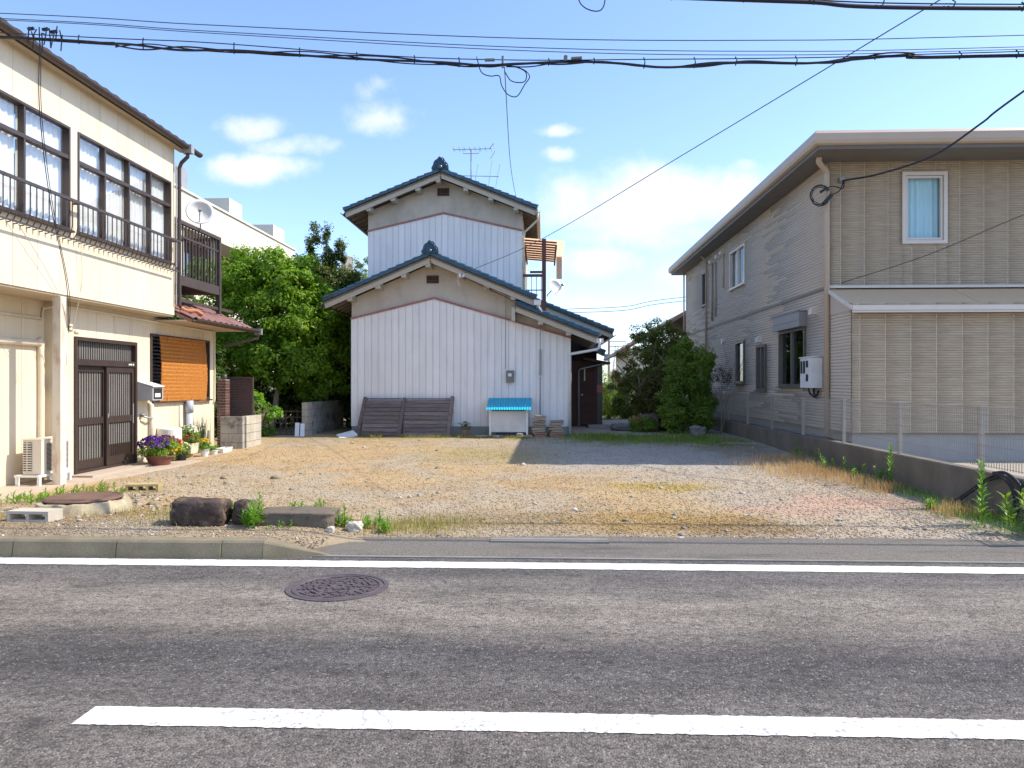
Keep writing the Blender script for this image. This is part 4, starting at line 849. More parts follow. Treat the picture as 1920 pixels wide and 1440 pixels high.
b = MB(); b.box(-1.01, -.80, 19.86, 19.965, 1.54, 1.86); b.build('case', M_em, em); b = MB(); b.tube([(-.905, 19.86, 1.74), (-.905, 19.82, 1.74)], .075, 18); b.build('glass_dome', M_frost, em); b = MB(); b.box(-.95, -.86, 19.815, 19.819, 1.70, 1.78); b.build('dial', M_white, em)
# insulators where the service line arrives
b = MB()
for dx in (-.03, .06): b.lathe([(.02, 0), (.035, .02), (.025, .05), (.035, .07), (.02, .10)], (-2.16 + dx, 19.38, 4.33 - .05), 10)
b.tube([(-2.2, 19.4, 4.30), (-2.25, 19.38, 4.2), (-2.2, 19.38, 4.05)], .008, 5); b.each('line_insulator', M_white, ch)
b = MB(); b.tube([(-2.1, 19.38, 4.30), (-1.5, 19.38, 4.0), (-.9, 19.40, 3.72), (-.85, 19.5, 3.68)], .010, 5); b.build('service_cable', M_dark, ch)
# brown timber entrance at the right of the house
M_wood = mat('red_brown_boards', (.085, .034, .026), .65, .25, 3, st=(1, 1, 8), rnd=.15)
en = thing('entrance_porch', 'dark red-brown boarded entrance porch on the right side of the white house', 'porch', (1.3, 24.4, .1))
b = MB(); b.box(.72, 1.72, 24.43, 24.55, .1, 3.0); b.box(1.72, 1.90, 24.45, 24.55, .1, 2.2); b.build('wall', M_dark, en)
bm = MB(); bm.box(-.51, .49, -.012, .0, -.035, .035); bm = bm.mesh('board')
for k in range(28): link('board', bm, M_wood, en, (1.22, 24.428 - .003 * (k % 2), .22 + .074 * k))
b = MB(); b.box(1.60, 1.72, 24.38, 24.42, .12, 2.2); b.box(.9, 1.2, 24.40, 24.425, .12, 2.2); b.each('corner_board', M_wood, en)
b = MB(); b.box(1.73, 1.90, 24.40, 24.44, .15, 2.15); b.build('door', mat('porch_door', (.04, .04, .045), .3, .1), en)
b = MB(); b.box(1.72, 1.91, 24.36, 24.40, 1.22, 1.48); b.build('sign', mat('pink_sign', (.45, .16, .15), .6, .1), en)
b = MB(); b.box(1.30, 1.34, 24.38, 24.41, 1.6, 2.0); b.box(1.22, 1.26, 24.39, 24.41, 1.12, 1.18); b.each('wall_lamp', M_white, en)
b = MB(); b.prism([(1.25, 2.36), (2.12, 2.20), (2.12, 2.14), (1.25, 2.28)], XZ, 24.0, 25.2); b.build('canopy', M_wood, en)
b = MB(); b.prism([(1.2, 2.80), (1.92, 2.46), (1.92, 2.40), (1.2, 2.72)], XZ, 23.6, 24.38); pr = b.build('porch_roof', M_tile_b, en)
for k in range(3): o = link('roof_tile', vt[1], M_tile_b, pr, (1.22 + .235 * k, 23.62, 2.83 - .111 * k)); o.rotation_euler = (0, .44, 0)
b = MB(); b.tube([(1.95, 24.1, 2.15), (1.75, 24.1, 2.12), (1.17, 24.1, 1.98), (1.12, 24.1, 1.92), (1.12, 24.1, .12)], .028, 8); b.build('downspout', M_grey, en, smooth=True)
b = MB(); b.box(1.4, 2.3, 23.55, 24.38, .02, .19); b.build('step', M_conc, en)
# drying balcony: pergola roof, post, rail
M_pg = mat('pergola_brown', (.13, .045, .035), .6, .2, 6); pg = thing('pergola', 'red-brown timber drying balcony with a slatted roof beside the upper floor', 'balcony', (0, 22, 3.6))
b = MB(); b.box(-.06, .06, 21.7, 21.82, 3.2, 5.72); b.build('post', M_pg, pg)
for k in range(9):
    b = MB(); yy = 22.25 + .42 * k; b.bar((-.62, yy, 5.79), (.38, yy, 5.70), .05, .045, up=(0, 0, 1)); b.build('slat', M_pg, pg)
b = MB(); b.bar((.36, 22.2, 5.60), (.36, 25.7, 5.60), .05, .08); b.bar((-.02, 21.72, 5.64), (-.02, 25.7, 5.64), .09, .10); b.bar((-.58, 22.2, 5.65), (-.58, 25.7, 5.65), .05, .08); b.each('beam', M_pg, pg)
b = MB()
ys = np.linspace(22.1, 25.8, 60); b.add([(xx, yy, 5.83 - .09 * (xx + .62) + .012 * math.sin(yy * 2 * PI / .2)) for yy in ys for xx in (-.62, .62)], [(2 * i, 2 * i + 1, 2 * i + 3, 2 * i + 2) for i in range(59)]); b.build('roof_sheet', polymat('amber_polycarbonate', (.85, .60, .40)), pg)
b = MB(); b.box(.40, .58, 24.2, 24.23, 4.9, 5.62); b.build('end_panel', mat('tan_panel', (.62, .46, .30), .6, .1), pg)
b = MB(); b.box(-.62, .0, 21.74, 21.78, 4.62, 4.70); b.box(-.62, .0, 21.75, 21.77, 4.22, 4.25); b.box(-.45, .0, 23.9, 23.94, 5.05, 5.12); b.box(-.62, .0, 21.75, 21.78, 3.75, 3.80); b.build('rail', M_pg, pg)
for k in range(4):
    b = MB(); xx = -.50 + .14 * k; b.box(xx - .009, xx + .009, 21.755, 21.77, 3.8, 4.62); b.build('baluster', M_rust, pg)
dish('satellite_dish', 'small white satellite dish on a bracket right of the red-brown balcony post', (.36, 21.95, 4.36), .27, (.62, -.75, .42), (.10, 21.8, 4.05))
an = thing('television_antenna', 'thin television antenna standing behind the upper roof ridge', 'antenna', (-2.35, 24, 7.45))
b = MB(); b.tube([(-2.35, 24, 7.35), (-2.35, 24, 9.05)], .022, 6); b.build('mast', M_grey, an)
b = MB(); b.tube([(-2.95, 24, 9.06), (-1.70, 24, 9.08)], .014, 5)
for k in range(8): xx = -2.9 + .17 * k; b.tube([(xx, 23.75, 9.07), (xx, 24.25, 9.07)], .007, 4)
b.tube([(-1.75, 24, 9.08), (-1.62, 24, 9.25)], .010, 4); b.tube([(-1.62, 24, 9.25), (-1.58, 24, 9.0), (-1.72, 24, 8.75)], .010, 4)
b.tube([(-2.62, 24, 9.06), (-2.6, 24, 8.93), (-2.1, 24, 8.93), (-2.08, 24, 9.06)], .01, 4); b.build('upper_array', M_grey, an)
b = MB(); b.tube([(-2.75, 24, 8.22), (-1.45, 24, 8.18)], .013, 5)
for xx, h in ((-2.2, .38), (-1.75, .5), (-1.5, .38)): b.tube([(xx - .06, 24, 8.2 - h), (xx + .08, 24, 8.2 + h)], .008, 4)
b.each('lower_array', M_grey, an)

# things in front of the central house
M_oldw = mat('weathered_wood', (.19, .15, .137), .85, .28, 3, st=(1, 1, 9), rnd=.22, bump=.4, bs=30)
wf = thing('wooden_fence', 'weathered dark wooden fence panel leaning against the white wall', 'fence', (-3.6, 19.5, .1))
def lean(x, s): return (x, 19.42 + .44 * s, .12 + 1.02 * s)        # s from foot to top
for (x0, x1, s1) in ((-4.90, -4.78, 1.0), (-3.80, -3.72, .98), (-2.50, -2.44, 1.02)):
    b = MB(); b.bar(lean(x0, -.02), lean(x1, s1), .085, .09); b.build('post', M_oldw, wf)
for (xa, xb) in ((-4.80, -3.80), (-3.70, -2.50)):
    for k in range(9):
        s = .06 + .103 * k; a, bb = lean(xa + .05 * 0, s + random.uniform(-.006, .006)), lean(xb, s + random.uniform(-.010, .010)); dy = random.uniform(-.012, .012)
        b = MB(); b.bar((a[0], a[1] + dy, a[2]), (bb[0], bb[1] + dy, bb[2]), .022, .098, up=(0, .4, 1)); b.build('board', M_oldw, wf)
    b = MB(); b.bar(lean(xa, .965), lean(xb, .965), .07, .035); b.build('top_rail', M_oldw, wf)
sh = thing('storage_shed', 'small white storage box with a bright blue sheet roof against the wall', 'shed', (-.9, 19.5, .1))
M_shw = mat('shed_white', (.62, .62, .62), .5, .06, 2, stain_shade=(.42, .42, .42), stain_shade_amt=.4, stain_shade_scale=3); M_blue = mat('blue_sheet', (.012, .42, .60), .5, .10, 3, bump=.0)
b = MB(); b.box(-1.36, -.46, 19.22, 19.27, .26, .80); b.build('front_panel', M_shw, sh)
b = MB(); b.box(-1.36, -1.32, 19.28, 19.80, .26, .95); b.box(-.50, -.46, 19.28, 19.80, .26, .95); b.box(-1.31, -.51, 19.76, 19.80, .26, .95); b.each('side_panel', M_shw, sh)
for xx in (-1.385, -.435):
    b = MB(); b.box(xx - .025, xx + .025, 19.19, 19.24, .08, .84); b.build('leg', M_white, sh)
b = MB(); n = 110; b.add([(xx, yy, z + .008 * math.sin(xx * 2 * PI / .065)) for xx in np.linspace(-1.47, -.33, n) for yy, z in ((18.98, .845), (19.9, 1.13), (19.9, 1.122), (18.98, .837))], [(4 * i + a, 4 * i + 4 + a, 4 * i + 4 + (a + 1) % 4, 4 * i + (a + 1) % 4) for i in range(n - 1) for a in range(4)]); b.build('roof', M_blue, sh)
b = MB(); b.box(-1.25, -.6, 19.3, 19.7, .10, .25); b.build('blue_base', mat('dark_blue_plastic', (.012, .04, .12), .5, .1), sh)
for i, (xx, yy, s) in enumerate(((-1.22, 19.16, (.13, .09, .04)), (-1.62, 19.20, (.16, .10, .035)), (-.62, 19.16, (.08, .07, .06)), (-.45, 19.10, (.15, .1, .035)))):
    setp(rock((xx, yy, Z(xx, yy)), s, 30 + i).build('stone', M_conc, smooth=True), ('flat stone at the left leg of the storage box', 'flat stone left of the storage box, near the small pot', 'upright lump of stone by the right leg of the storage box', 'flat stone under the right end of the storage box')[i], 'stone', 'stones by the storage box')
M_slab = mat('stacked_slab', (.36, .28, .21), .9, .2, 5, rnd=.25, bump=.4); M_terra = mat('terracotta', (.34, .19, .13), .85, .15, 6)
ordn = ['top', 'second from the top', 'third from the top', 'fourth from the top', 'fifth from the top', 'sixth from the top', 'seventh from the top', 'eighth from the top', 'bottom']
for lab, xx, n, w in (('taller', -.13, 9, .34), ('shorter', .31, 7, .36)):
    z = .11
    for k in range(n):
        h = .062 if k else .085; b = MB(); jx, jr = random.uniform(-.03, .03), random.uniform(-.12, .12) + (.12 if k < 3 else 0); hw = w / 2 * random.uniform(.9, 1.05)
        cs, sn = math.cos(jr), math.sin(jr); tz = random.uniform(-.012, .012)
        b.hexa([(xx + jx + p * cs - q * sn, 19.45 + p * sn + q * cs, z + zz + tz * p / hw) for zz in (0, h - .012) for p, q in ((-hw, -.14), (hw, -.14), (hw * .97, .14), (-hw, .14))]); z += h
        r = n - 1 - k; pos = 'bottom' if k == 0 else ordn[r]
        setp(b.build('paving_slab', M_slab if k > 1 else M_terra), f'{pos} slab of the {lab} stack beside the blue-roofed box', 'slab', 'stacked slabs by the wall')
fp = thing('flower_pot', 'small terracotta pot with a grey-green plant beside the wooden fence', 'pot', (-2.08, 19.55, .12)); b = MB(); b.lathe([(.06, 0), (.085, .15), (.095, .15), (.095, .18), (.06, .18)], (-2.08, 19.55, .12), 16); b.build('pot', M_terra, fp)
M_l_grey = leafmat('grey_green_leaf', (.09, .13, .06), (.16, .20, .10)); foliage('plant', M_l_grey, fp, [(-2.08, 19.55, .40, .15, .13, .12)], 30, 22, .05, .035, .014)

# ================================================================== RIGHT HOUSE
def siding_mat(name, c1, c2):
    m, nt, ns, ls, b = nodes(name)
    f = noise(ns, ls, posmap(ns, ls, (2.6, 2.6, 34)), 1.0, 4, .6); c = mixrgb(ns, ls, mrange(ns, ls, f, .34, .66), c1, c2)
    c = mixrgb(ns, ls, mrange(ns, ls, noise(ns, ls, posmap(ns, ls), .9, 3), .4, .7, 0, .25), c, scl(c1, .85))
    ls.new(c, b.inputs['Base Color']); b.inputs['Roughness'].default_value = .85; b.inputs['Specular IOR Level'].default_value = .25
    bumpn(ns, ls, b, noise(ns, ls, posmap(ns, ls, (20, 20, 70)), 2, 5), .10, .004); return m
M_sidf = siding_mat('taupe_siding', (.40, .32, .23), (.52, .425, .31)); M_sids = siding_mat('grey_siding', (.548, .468, .382), (.566, .486, .398))
M_sidj = mat('siding_joint', (.46, .40, .32), .8, .08); M_sidb = mat('siding_gap', (.50, .43, .345), .9, .1); M_fas = mat('beige_fascia', (.48, .38, .29), .45, .04, 2); M_under = mat('grey_underside', (.16, .145, .13), .6, .08); M_cream2 = mat('cream_frame', (.66, .60, .53), .45, .04)
M_found2 = mat('pale_foundation', (.34, .34, .335), .8, .08, 2, stain_shade=(.4, .4, .4), stain_shade_amt=.4); M_tau = mat('taupe_metal', (.13, .115, .10), .45, .1)
rh = thing('house', 'taupe two-storey house with ribbed siding behind the wire mesh fence', 'house', (9, 20, .1))
FM, FB, SD = ('-y', 15.1), ('-y', 14.0), ('-x', 5.65)
jm = [5.65] + [5.88 + .462 * k for k in range(19)]; jb = [5.65] + [5.80 + .459 * k for k in range(19)]
ribbed_panels(rh, FM, jm, 3.40, 6.02, [(7.07, 7.94, 4.27, 5.69)], M_sidf, M_sidj); ribbed_panels(rh, FB, jb, .60, 3.0, [], M_sidf, M_sidj)
M_seal = mat('sealant', (.56, .48, .375), .8, .06)
for J_, F_, za, zb, o_ in ((jm, FM, 3.46, 5.9, (7.07, 7.94, 4.27, 5.69)), (jb, FB, .61, 2.79, None)):
    for q in J_[1:-1]:
        sm = MB()
        if o_ and o_[0] - .01 < q < o_[1] + .01: fbox(sm, F_, q - .007, q + .007, za, o_[2] - .04, .002, .0165); sm.build('sealant_joint', M_seal, rh); sm = MB(); za2 = o_[3] + .01
        else: za2 = za
        fbox(sm, F_, q - .007, q + .007, za2, zb, .002, .0165); sm.build('sealant_joint', M_seal, rh)
# the long side wall, in small courses of stone-like siding
so = [(21.21, 22.88, 4.33, 5.46), (26.14, 26.83, 4.25, 5.42), (16.35, 18.13, 1.44, 3.07), (21.26, 22.19, 1.53, 2.73), (19.2, 20.0, 1.33, 2.51)]
b = MB()
for r in rects(15.1, 30.0, .6, 6.02, so): fbox(b, SD, *r, -.15, 0)
fbox(b, SD, 14.0, 15.1, .6, 2.9, -.15, 0); b.build('wall', M_sidb, rh)
B = []; z = .60; h = .062
while z < 6.0:
    if 3.33 < z < 3.46: z = 3.46
    y0_ = 14.004 if z < 2.84 else 15.104; cuts = sorted((o_[0], o_[1]) for o_ in so if z < o_[3] and z + h > o_[2]); spans = []; y = y0_
    for c0, c1 in cuts: spans.append((y, c0)); y = c1
    spans.append((y, 30.0))
    for a, c in spans:
        while a < c - .01:
            L = random.uniform(2.5, 4.5); e_ = c if c - a - L < .3 else a + L; B.append((5.65 - .008 - .001 * (int(z / h) % 2), 5.65, a, e_ - .004, z, z + h - .0045)); a = e_
    z += h
V, F = npboxes(B); V = V - np.array(ORG[rh.name]); link('siding_courses', npmesh('siding_courses', V, F), M_sids, rh, ORG[rh.name])['kind'] = 'stuff'
b = MB(); fbox(b, SD, 15.1, 30.02, 3.385, 3.435, 0, .03); b.build('string_course', M_under, rh)
b = MB(); b.box(5.70, 14.3, 13.98, 14.9, .575, .6); b.box(5.62, 5.70, 13.98, 30, .575, .6); b.each('drip_edge', M_tau, rh)
b = MB(); b.box(5.68, 14.2, 14.03, 14.2, .02, .575); b.box(5.68, 5.85, 14.21, 29.9, .02, .575); b.build('foundation', M_found2, rh)
b = MB(); b.box(5.81, 14.2, 29.8, 29.98, .1, 6.0); b.box(14.05, 14.2, 15.3, 29.79, .1, 6.0); b.build('back_wall', M_sids, rh)
# roof edge
prof = [(0, 5.97), (-.05, 5.99), (-.075, 6.05), (-.075, 6.17), (-.04, 6.23), (.25, 6.30), (.25, 5.97)]
def edge(q, a, c): return None
xr0, xr1, yr0, yr1 = 5.12, 14.8, 14.2, 30.5
fr = MB()
n = len(prof); ring = []
for (px, py, sx, sy) in ((xr0, yr1, 1, -1), (xr0, yr0, 1, 1), (xr1, yr0, -1, 1)): ring.append([(px + q[0] * sx, py + q[0] * sy, q[1]) for q in prof])
fr.add([p for R in ring for p in R], [(k * n + i, k * n + (i + 1) % n, (k + 1) * n + (i + 1) % n, (k + 1) * n + i) for k in range(2) for i in range(n)]); fr.build('fascia', M_fas, rh)
b = MB(); b.prism([(xr0 + .03, yr0 + .03), (xr1, yr0 + .03), (xr1, yr1), (xr0 + .03, yr1)], lambda q, a: (q[0], q[1], a), 5.90, 5.968); b.build('soffit', M_under, rh)
b = MB(); b.add([(xr0 + .2, yr0 + .2, 6.29), (xr1, yr0 + .2, 6.29), (xr1, yr1, 6.29), (xr0 + .2, yr1, 6.29), (9.8, 19, 6.6), (9.8, 26, 6.6)], [(0, 1, 4), (1, 2, 5, 4), (2, 3, 5), (3, 0, 4, 5)]); b.build('roof', M_under, rh)
# lean-to roof over the projecting ground floor
M_lean = mat('tan_roof_sheet', (.62, .45, .28), .5, .05, 2)
for x0, x1 in ((5.62, 8.02), (8.03, 11.0), (11.01, 14.3)):
    b = MB(); b.prism([(13.84, 2.90), (15.08, 3.38), (15.08, 3.34), (13.84, 2.86)], lambda q, a: (a, q[0], q[1]), x0, x1 - .004); b.build('roof_sheet', M_lean, rh)
b = MB(); b.box(5.60, 14.3, 13.80, 13.84, 2.84, 2.93); b.box(5.60, 14.3, 13.815, 13.83, 2.80, 2.835); b.box(5.62, 14.3, 15.03, 15.07, 3.40, 3.45); b.prism([(13.83, 2.85), (15.09, 3.335), (15.09, 3.40), (13.83, 2.915)], lambda q, a: (a, q[0], q[1]), 5.585, 5.618); b.each('roof_trim', M_cream2, rh)
b = MB(); b.prism([(14.01, 2.86), (15.09, 2.86), (15.09, 3.33), (14.01, 2.915)], lambda q, a: (a, q[0], q[1]), 5.632, 5.80); b.build('side_infill', M_sids, rh)
b = MB(); b.box(5.82, 14.3, 13.86, 15.0, 2.80, 2.83); b.build('lean_to_soffit', M_under, rh)
# windows
w = window(rh, FM, 7.07, 7.94, 4.27, 5.69, 1, [], M_cream2, M_glass, .07, .05, .05, None, sill=False); cu = MB(); cloth(cu, FM, 7.12, 7.9, 4.3, 5.66, -.14, .03, .1); cu.build('curtain', mat('pale_blue_curtain', (.55, .80, .88), .9, .04), w, smooth=True)
f = MB(); fbox(f, FM, 7.15, 7.19, 4.35, 5.61, -.03, .02); fbox(f, FM, 7.82, 7.86, 4.35, 5.61, -.03, .02); fbox(f, FM, 7.19, 7.82, 4.35, 4.39, -.03, .02); fbox(f, FM, 7.19, 7.82, 5.57, 5.61, -.03, .02); f.build('sash', M_cream2, w)
window(rh, SD, 21.21, 22.88, 4.33, 5.46, 2, [], M_cream2, M_glass, .05, .04, .06, M_curt, cov=[(0, .46)])
window(rh, SD, 26.14, 26.83, 4.25, 5.42, 1, [], M_tau, M_glassd, .05, .04, .06)
w = window(rh, SD, 16.35, 18.13, 1.44, 2.74, 2, [], M_tau, M_glassd, .06, .05, .06, mat('pale_green_curtain', (.42, .50, .44), .9, .1), cov=[(0.02, .42)])
f = MB(); fbox(f, SD, 16.30, 18.16, 2.745, 3.06, .0, .17); f.build('shutter_box', mat('grey_taupe_shutter', (.27, .25, .24), .5, .06), w); f = MB(); fbox(f, SD, 16.30, 18.16, 3.062, 3.085, .0, .18); fbox(f, SD, 16.30, 18.16, 2.88, 2.888, .17, .176); f.each('shutter_trim', M_tau, w)
window(rh, SD, 21.26, 22.19, 1.53, 2.73, 1, [], M_tau, M_glassd, .06, .05, .06)
window(rh, SD, 19.2, 20.0, 1.33, 2.51, 2, [], M_tau, M_glassd, .06, .06, .06)
b = MB(); b.box(5.75, 5.78, 15.3, 29.5, .7, 5.9); b.box(5.8, 5.83, 15.3, 29.5, .7, 5.9)
b = MB(); b.box(6.15, 6.2, 15.4, 29.5, .7, 5.8); b.box(6.2, 13.9, 15.5, 15.55, 3.5, 5.8); b.each('room_shade', M_dark, rh)
# pipes, vents
b = MB(); b.tube(spline([(5.35, 14.75, 5.92), (5.36, 14.80, 5.82), (5.56, 14.98, 5.70), (5.58, 15.0, 5.60)], 4) + [Vector((5.58, 15.0, .12))], .055, 12); b.build('downspout', M_fas, rh, smooth=True)
b = MB(); b.tube([(5.55, 29.9, 5.9), (5.55, 29.9, 3)], .03, 8); b.tube([(5.40, 25.9, 5.9), (5.58, 26.0, 5.7), (5.58, 26.0, .1)], .035, 8); b.tube([(5.60, 25.2, 5.6), (5.60, 25.2, 3.6)], .035, 8); b.tube([(5.60, 24.7, 5.5), (5.60, 24.7, 3.7)], .03, 8); b.tube([(5.60, 23.6, 5.6), (5.60, 23.6, 4.5)], .02, 8); b.each('wall_pipe', M_fas, rh, smooth=True)
for (yy, zz) in ((25.2, 5.6), (24.3, 5.62), (23.7, 5.64), (15.75, 3.02), (19.7, 2.66)):
    b = MB(); b.prism([(0, -.08), (.14, -.08), (.14, .02), (.05, .10), (0, .10)], lambda q, a: (5.65 - q[0], yy + a, zz + q[1]), -.09, .09); b.each('vent_hood', M_cream2, rh)
b = MB(); b.tube([(5.65, 23.69, 2.84), (5.56, 23.69, 2.84)], .09, 14); b.build('round_vent', M_cream2, rh)
mb_ = thing('meter_box', 'white electricity meter cabinet on the side wall of the taupe house', 'meter box', (5.53, 15.7, 1.4))
b = MB(); b.box(5.42, 5.63, 15.36, 16.06, 1.42, 2.04); b.build('cabinet', M_white, mb_); b = MB(); b.prism([(5.40, 2.042), (5.64, 2.06), (5.64, 2.085), (5.40, 2.065)], lambda q, a: (q[0], a, q[1]), 15.34, 16.08); b.build('hood', M_white, mb_)
for (y0, y1, z0, z1) in ((15.92, 16.02, 1.72, 1.98), (15.76, 15.87, 1.72, 1.98), (15.58, 15.70, 1.84, 1.98), (15.58, 15.70, 1.56, 1.70)):
    b = MB(); b.box(5.412, 5.419, y0, y1, z0, z1); b.build('meter_window', M_black, mb_)
b = MB(); b.tube(spline([(5.55, 15.6, 1.42), (5.55, 15.62, 1.32), (5.55, 15.5, 1.26), (5.58, 15.42, 1.36)], 5), .022, 7); b.tube(spline([(5.5, 15.8, 1.42), (5.52, 15.75, 1.30), (5.6, 15.6, 1.2)], 5), .02, 7); b.each('cable_loop', M_black, mb_)
# anchor and coil of the service line
cf = thing('cable_coil', 'coiled black service cable with connectors hanging near the roof corner', 'cable', (5.6, 14.9, 5.0))
b = MB(); b.tube([(5.88, 15.08, 5.53), (5.88, 14.98, 5.53)], .05, 10); b.build('anchor', M_grey, cf)
for r in (.19, .165, .205):
    b = MB(); b.tube([(5.40 + r * .95 * math.cos(a) + random.uniform(-.008, .008), 14.86 + random.uniform(-.02, .02), 5.19 + r * math.sin(a)) for a in np.linspace(.5, 5.6, 26)], .009, 5); b.build('loop', M_black, cf)
b = MB(); b.bar((5.46, 14.86, 5.02), (5.62, 14.86, 5.20), .06, .07); b.bar((5.40, 14.85, 5.25), (5.52, 14.85, 5.33), .05, .05); b.each('connector', M_black, cf)
b = MB(); b.tube(spline([(5.90, 14.96, 5.52), (5.80, 14.92, 5.30), (5.62, 14.88, 5.20)], 6), .012, 5); b.tube(spline([(5.90, 14.96, 5.50), (5.86, 14.92, 5.34), (5.65, 14.9, 5.38), (5.5, 14.86, 5.30)], 6), .012, 5); b.each('tail', M_black, cf)

# retaining wall and mesh fence
M_ret = mat('retaining_concrete', (.165, .138, .105), .92, .22, 2, bump=.4, bs=40, stain_shade=(.10, .09, .075), stain_shade_amt=.7, stain_shade_scale=1.6, stain_shade_st=(1, 1, .5))
b = MB(); b.prism([(5.10, -.1), (5.26, -.1), (5.26, .47), (5.245, .485), (5.115, .485), (5.10, .47)], lambda q, a: (q[0], a, q[1]), 7.1, 26.5); setp(b.build('concrete_wall', M_ret), 'long low weathered concrete wall under the wire mesh fence', 'wall')
mf = thing('mesh_fence', 'grey-beige wire mesh fence standing on the low concrete wall', 'fence', (5.18, 15, .48)); M_mesh = mat('mesh_wire', (.32, .285, .24), .5, .08, 4, metal=.2); M_fen = mat('fence_metal', (.44, .40, .35), .5, .08, 4, metal=.2)
fy = [7.05 + 2.03 * k for k in range(10)]
pm = MB(); pm.box(-.024, .024, -.024, .024, 0, .76); pm = pm.mesh('post')
for yy in fy: link('post', pm, M_fen, mf, (5.18, yy, .48))
for y0, y1 in zip(fy[:-1], fy[1:]):
    b = MB(); yy = y0 + .03
    while yy < y1 - .01: b.box(5.146, 5.1515, yy - .0024, yy + .0024, .53, 1.22); yy += .05
    for zz in (.545, .66, .78, .90, 1.02, 1.14): b.box(5.152, 5.1565, y0, y1, zz - .0025, zz + .0025)
    b.tube([(5.135, y0, 1.20), (5.135, y1, 1.20)], .005, 5); b.tube([(5.165, y0, 1.225), (5.165, y1, 1.225)], .006, 5)
    b.build('mesh_panel', M_mesh, mf)

# ================================================================== BACKGROUND BUILDINGS
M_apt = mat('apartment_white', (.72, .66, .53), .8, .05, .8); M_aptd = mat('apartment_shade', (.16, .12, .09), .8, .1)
ap = thing('apartment_building', 'long pale apartment block with a flat roof rising behind the left trees', 'building', (-14, 30, 0))
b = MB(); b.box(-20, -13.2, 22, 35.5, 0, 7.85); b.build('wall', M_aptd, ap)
b = MB(); b.box(-13.2, -12.0, 22, 35.5, 6.75, 6.95); b.box(-12.15, -12.0, 22, 35.5, 6.96, 7.92); b.box(-20, -12.16, 35.38, 35.5, 6.96, 7.92); b.box(-12.2, -11.94, 22, 35.56, 7.93, 8.0); b.each('parapet', M_apt, ap)
b = MB(); b.box(-13.2, -12.0, 22, 35.5, 3.7, 3.9); b.box(-12.15, -12.0, 22, 35.5, 3.91, 4.85); b.each('gallery', M_apt, ap)
for yy in (24.5, 27.2, 29.9, 32.6, 35.3):
    b = MB(); b.box(-12.4, -12.1, yy - .12, yy + .12, 0, 3.7); b.box(-12.4, -12.1, yy - .12, yy + .12, 4.86, 6.75); b.build('column', M_apt, ap)
for yy in (23.2, 25.6, 28.3, 31):
    b = MB(); b.box(-13.19, -13.15, yy, yy + 1.5, 5.0, 6.4); b.build('window', M_glassd, ap)
b = MB(); b.box(-13.4, -12.3, 23.6, 25.3, 8.0, 8.9); b.build('roof_unit', M_grey, ap); b = MB(); b.box(-13.6, -12.25, 28.6, 29.8, 8.0, 8.75); b.build('roof_unit', M_apt, ap); b = MB(); b.box(-13.4, -12.2, 33.2, 34.6, 8.0, 8.7); b.build('roof_unit', M_apt, ap)
b = MB(); b.tube([(-9.05, 34, 3), (-9.05, 34, 7.35)], .28, 4); setp(b.build('chimney_stack', mat('chimney_grey', (.42, .36, .34), .8, .1)), 'slim square grey chimney between the conifer and the white house', 'chimney')
nb = thing('house', 'small pale rear house glimpsed left of the white house wall', 'house', (-8, 30, 0)); b = MB(); b.box(-9.8, -7.6, 29, 33, 0, 3.6); b.build('wall', M_apt, nb); b = MB(); b.prism([(-10.1, 3.6), (-7.3, 3.6), (-8.7, 4.3)], XZ, 28.6, 33.4); b.build('roof', M_brown, nb); b = MB(); b.box(-8.6, -8.1, 28.96, 28.99, 2.4, 3.3); b.build('window', M_frost, nb)
fh = thing('house', 'distant pale house with a brown sloping roof behind the right shrubs', 'house', (6.5, 42, 0)); M_froof = mat('far_brown_roof', (.20, .125, .09), .7, .2, 3)
b = MB(); b.box(4.5, 10.5, 40, 47, 0, 3.4); b.build('wall', M_apt, fh)
b = MB(); b.prism([(3.85, 3.16), (7.5, 5.4), (11.2, 3.16), (11.2, 3.0), (7.5, 5.2), (3.85, 3.0)], XZ, 39.4, 47.6); rr = b.build('roof', M_froof, fh); b = MB(); b.tube([(3.82, 39.4, 3.05), (3.82, 47.6, 3.05)], .07, 6); b.tube([(3.85, 39.6, 3.0), (4.4, 39.9, 2.6), (4.45, 39.95, .1)], .04, 6); b.build('gutter', M_brown, fh); b = MB(); b.box(4.9, 5.8, 39.96, 39.99, 1.0, 2.2); b.build('window', M_glassd, fh)
up = thing('utility_pole', 'slim concrete utility pole seen in the gap right of the white house', 'utility pole', (6.75, 78, 0)); b = MB(); b.tube([(6.75, 78, -.1), (6.75, 78, 6.7)], [.17, .13], 10); b.build('pole', M_conc, up)
for zz, hw in ((5.9, .9), (5.4, .7)):
    b = MB(); b.box(6.75 - .1, 6.75 + hw * 2, 77.8, 77.9, zz - .04, zz + .04); b.each('crossarm', M_grey, up)
b = MB(); b.lathe([(.2, 0), (.22, .1), (.22, .6), (.15, .7)], (6.45, 77.9, 3.9), 12); b.build('transformer', mat('transformer_blue', (.10, .17, .26), .5, .1), up)
pt = thing('pylon', 'faint lattice pylon on the horizon right of the utility pole', 'pylon', (29, 300, 0)); b = MB()
M_pyl = mat('pylon_steel', (.42, .46, .52), .6, .05)
for sx in (-1, 1):
    for sy in (-1, 1): b.tube([(29 + sx * 2, 300 + sy * 2, 0), (29 + sx * .5, 300 + sy * .5, 17)], .12, 4)
for k in range(9):
    z = 1.8 * k; w0 = 2 - 1.5 * z / 17; w1 = 2 - 1.5 * (z + 1.8) / 17; b.tube([(29 - w0, 298, z), (29 + w1, 298, z + 1.8)], .08, 4); b.tube([(29 + w0, 298, z), (29 - w1, 298, z + 1.8)], .08, 4)
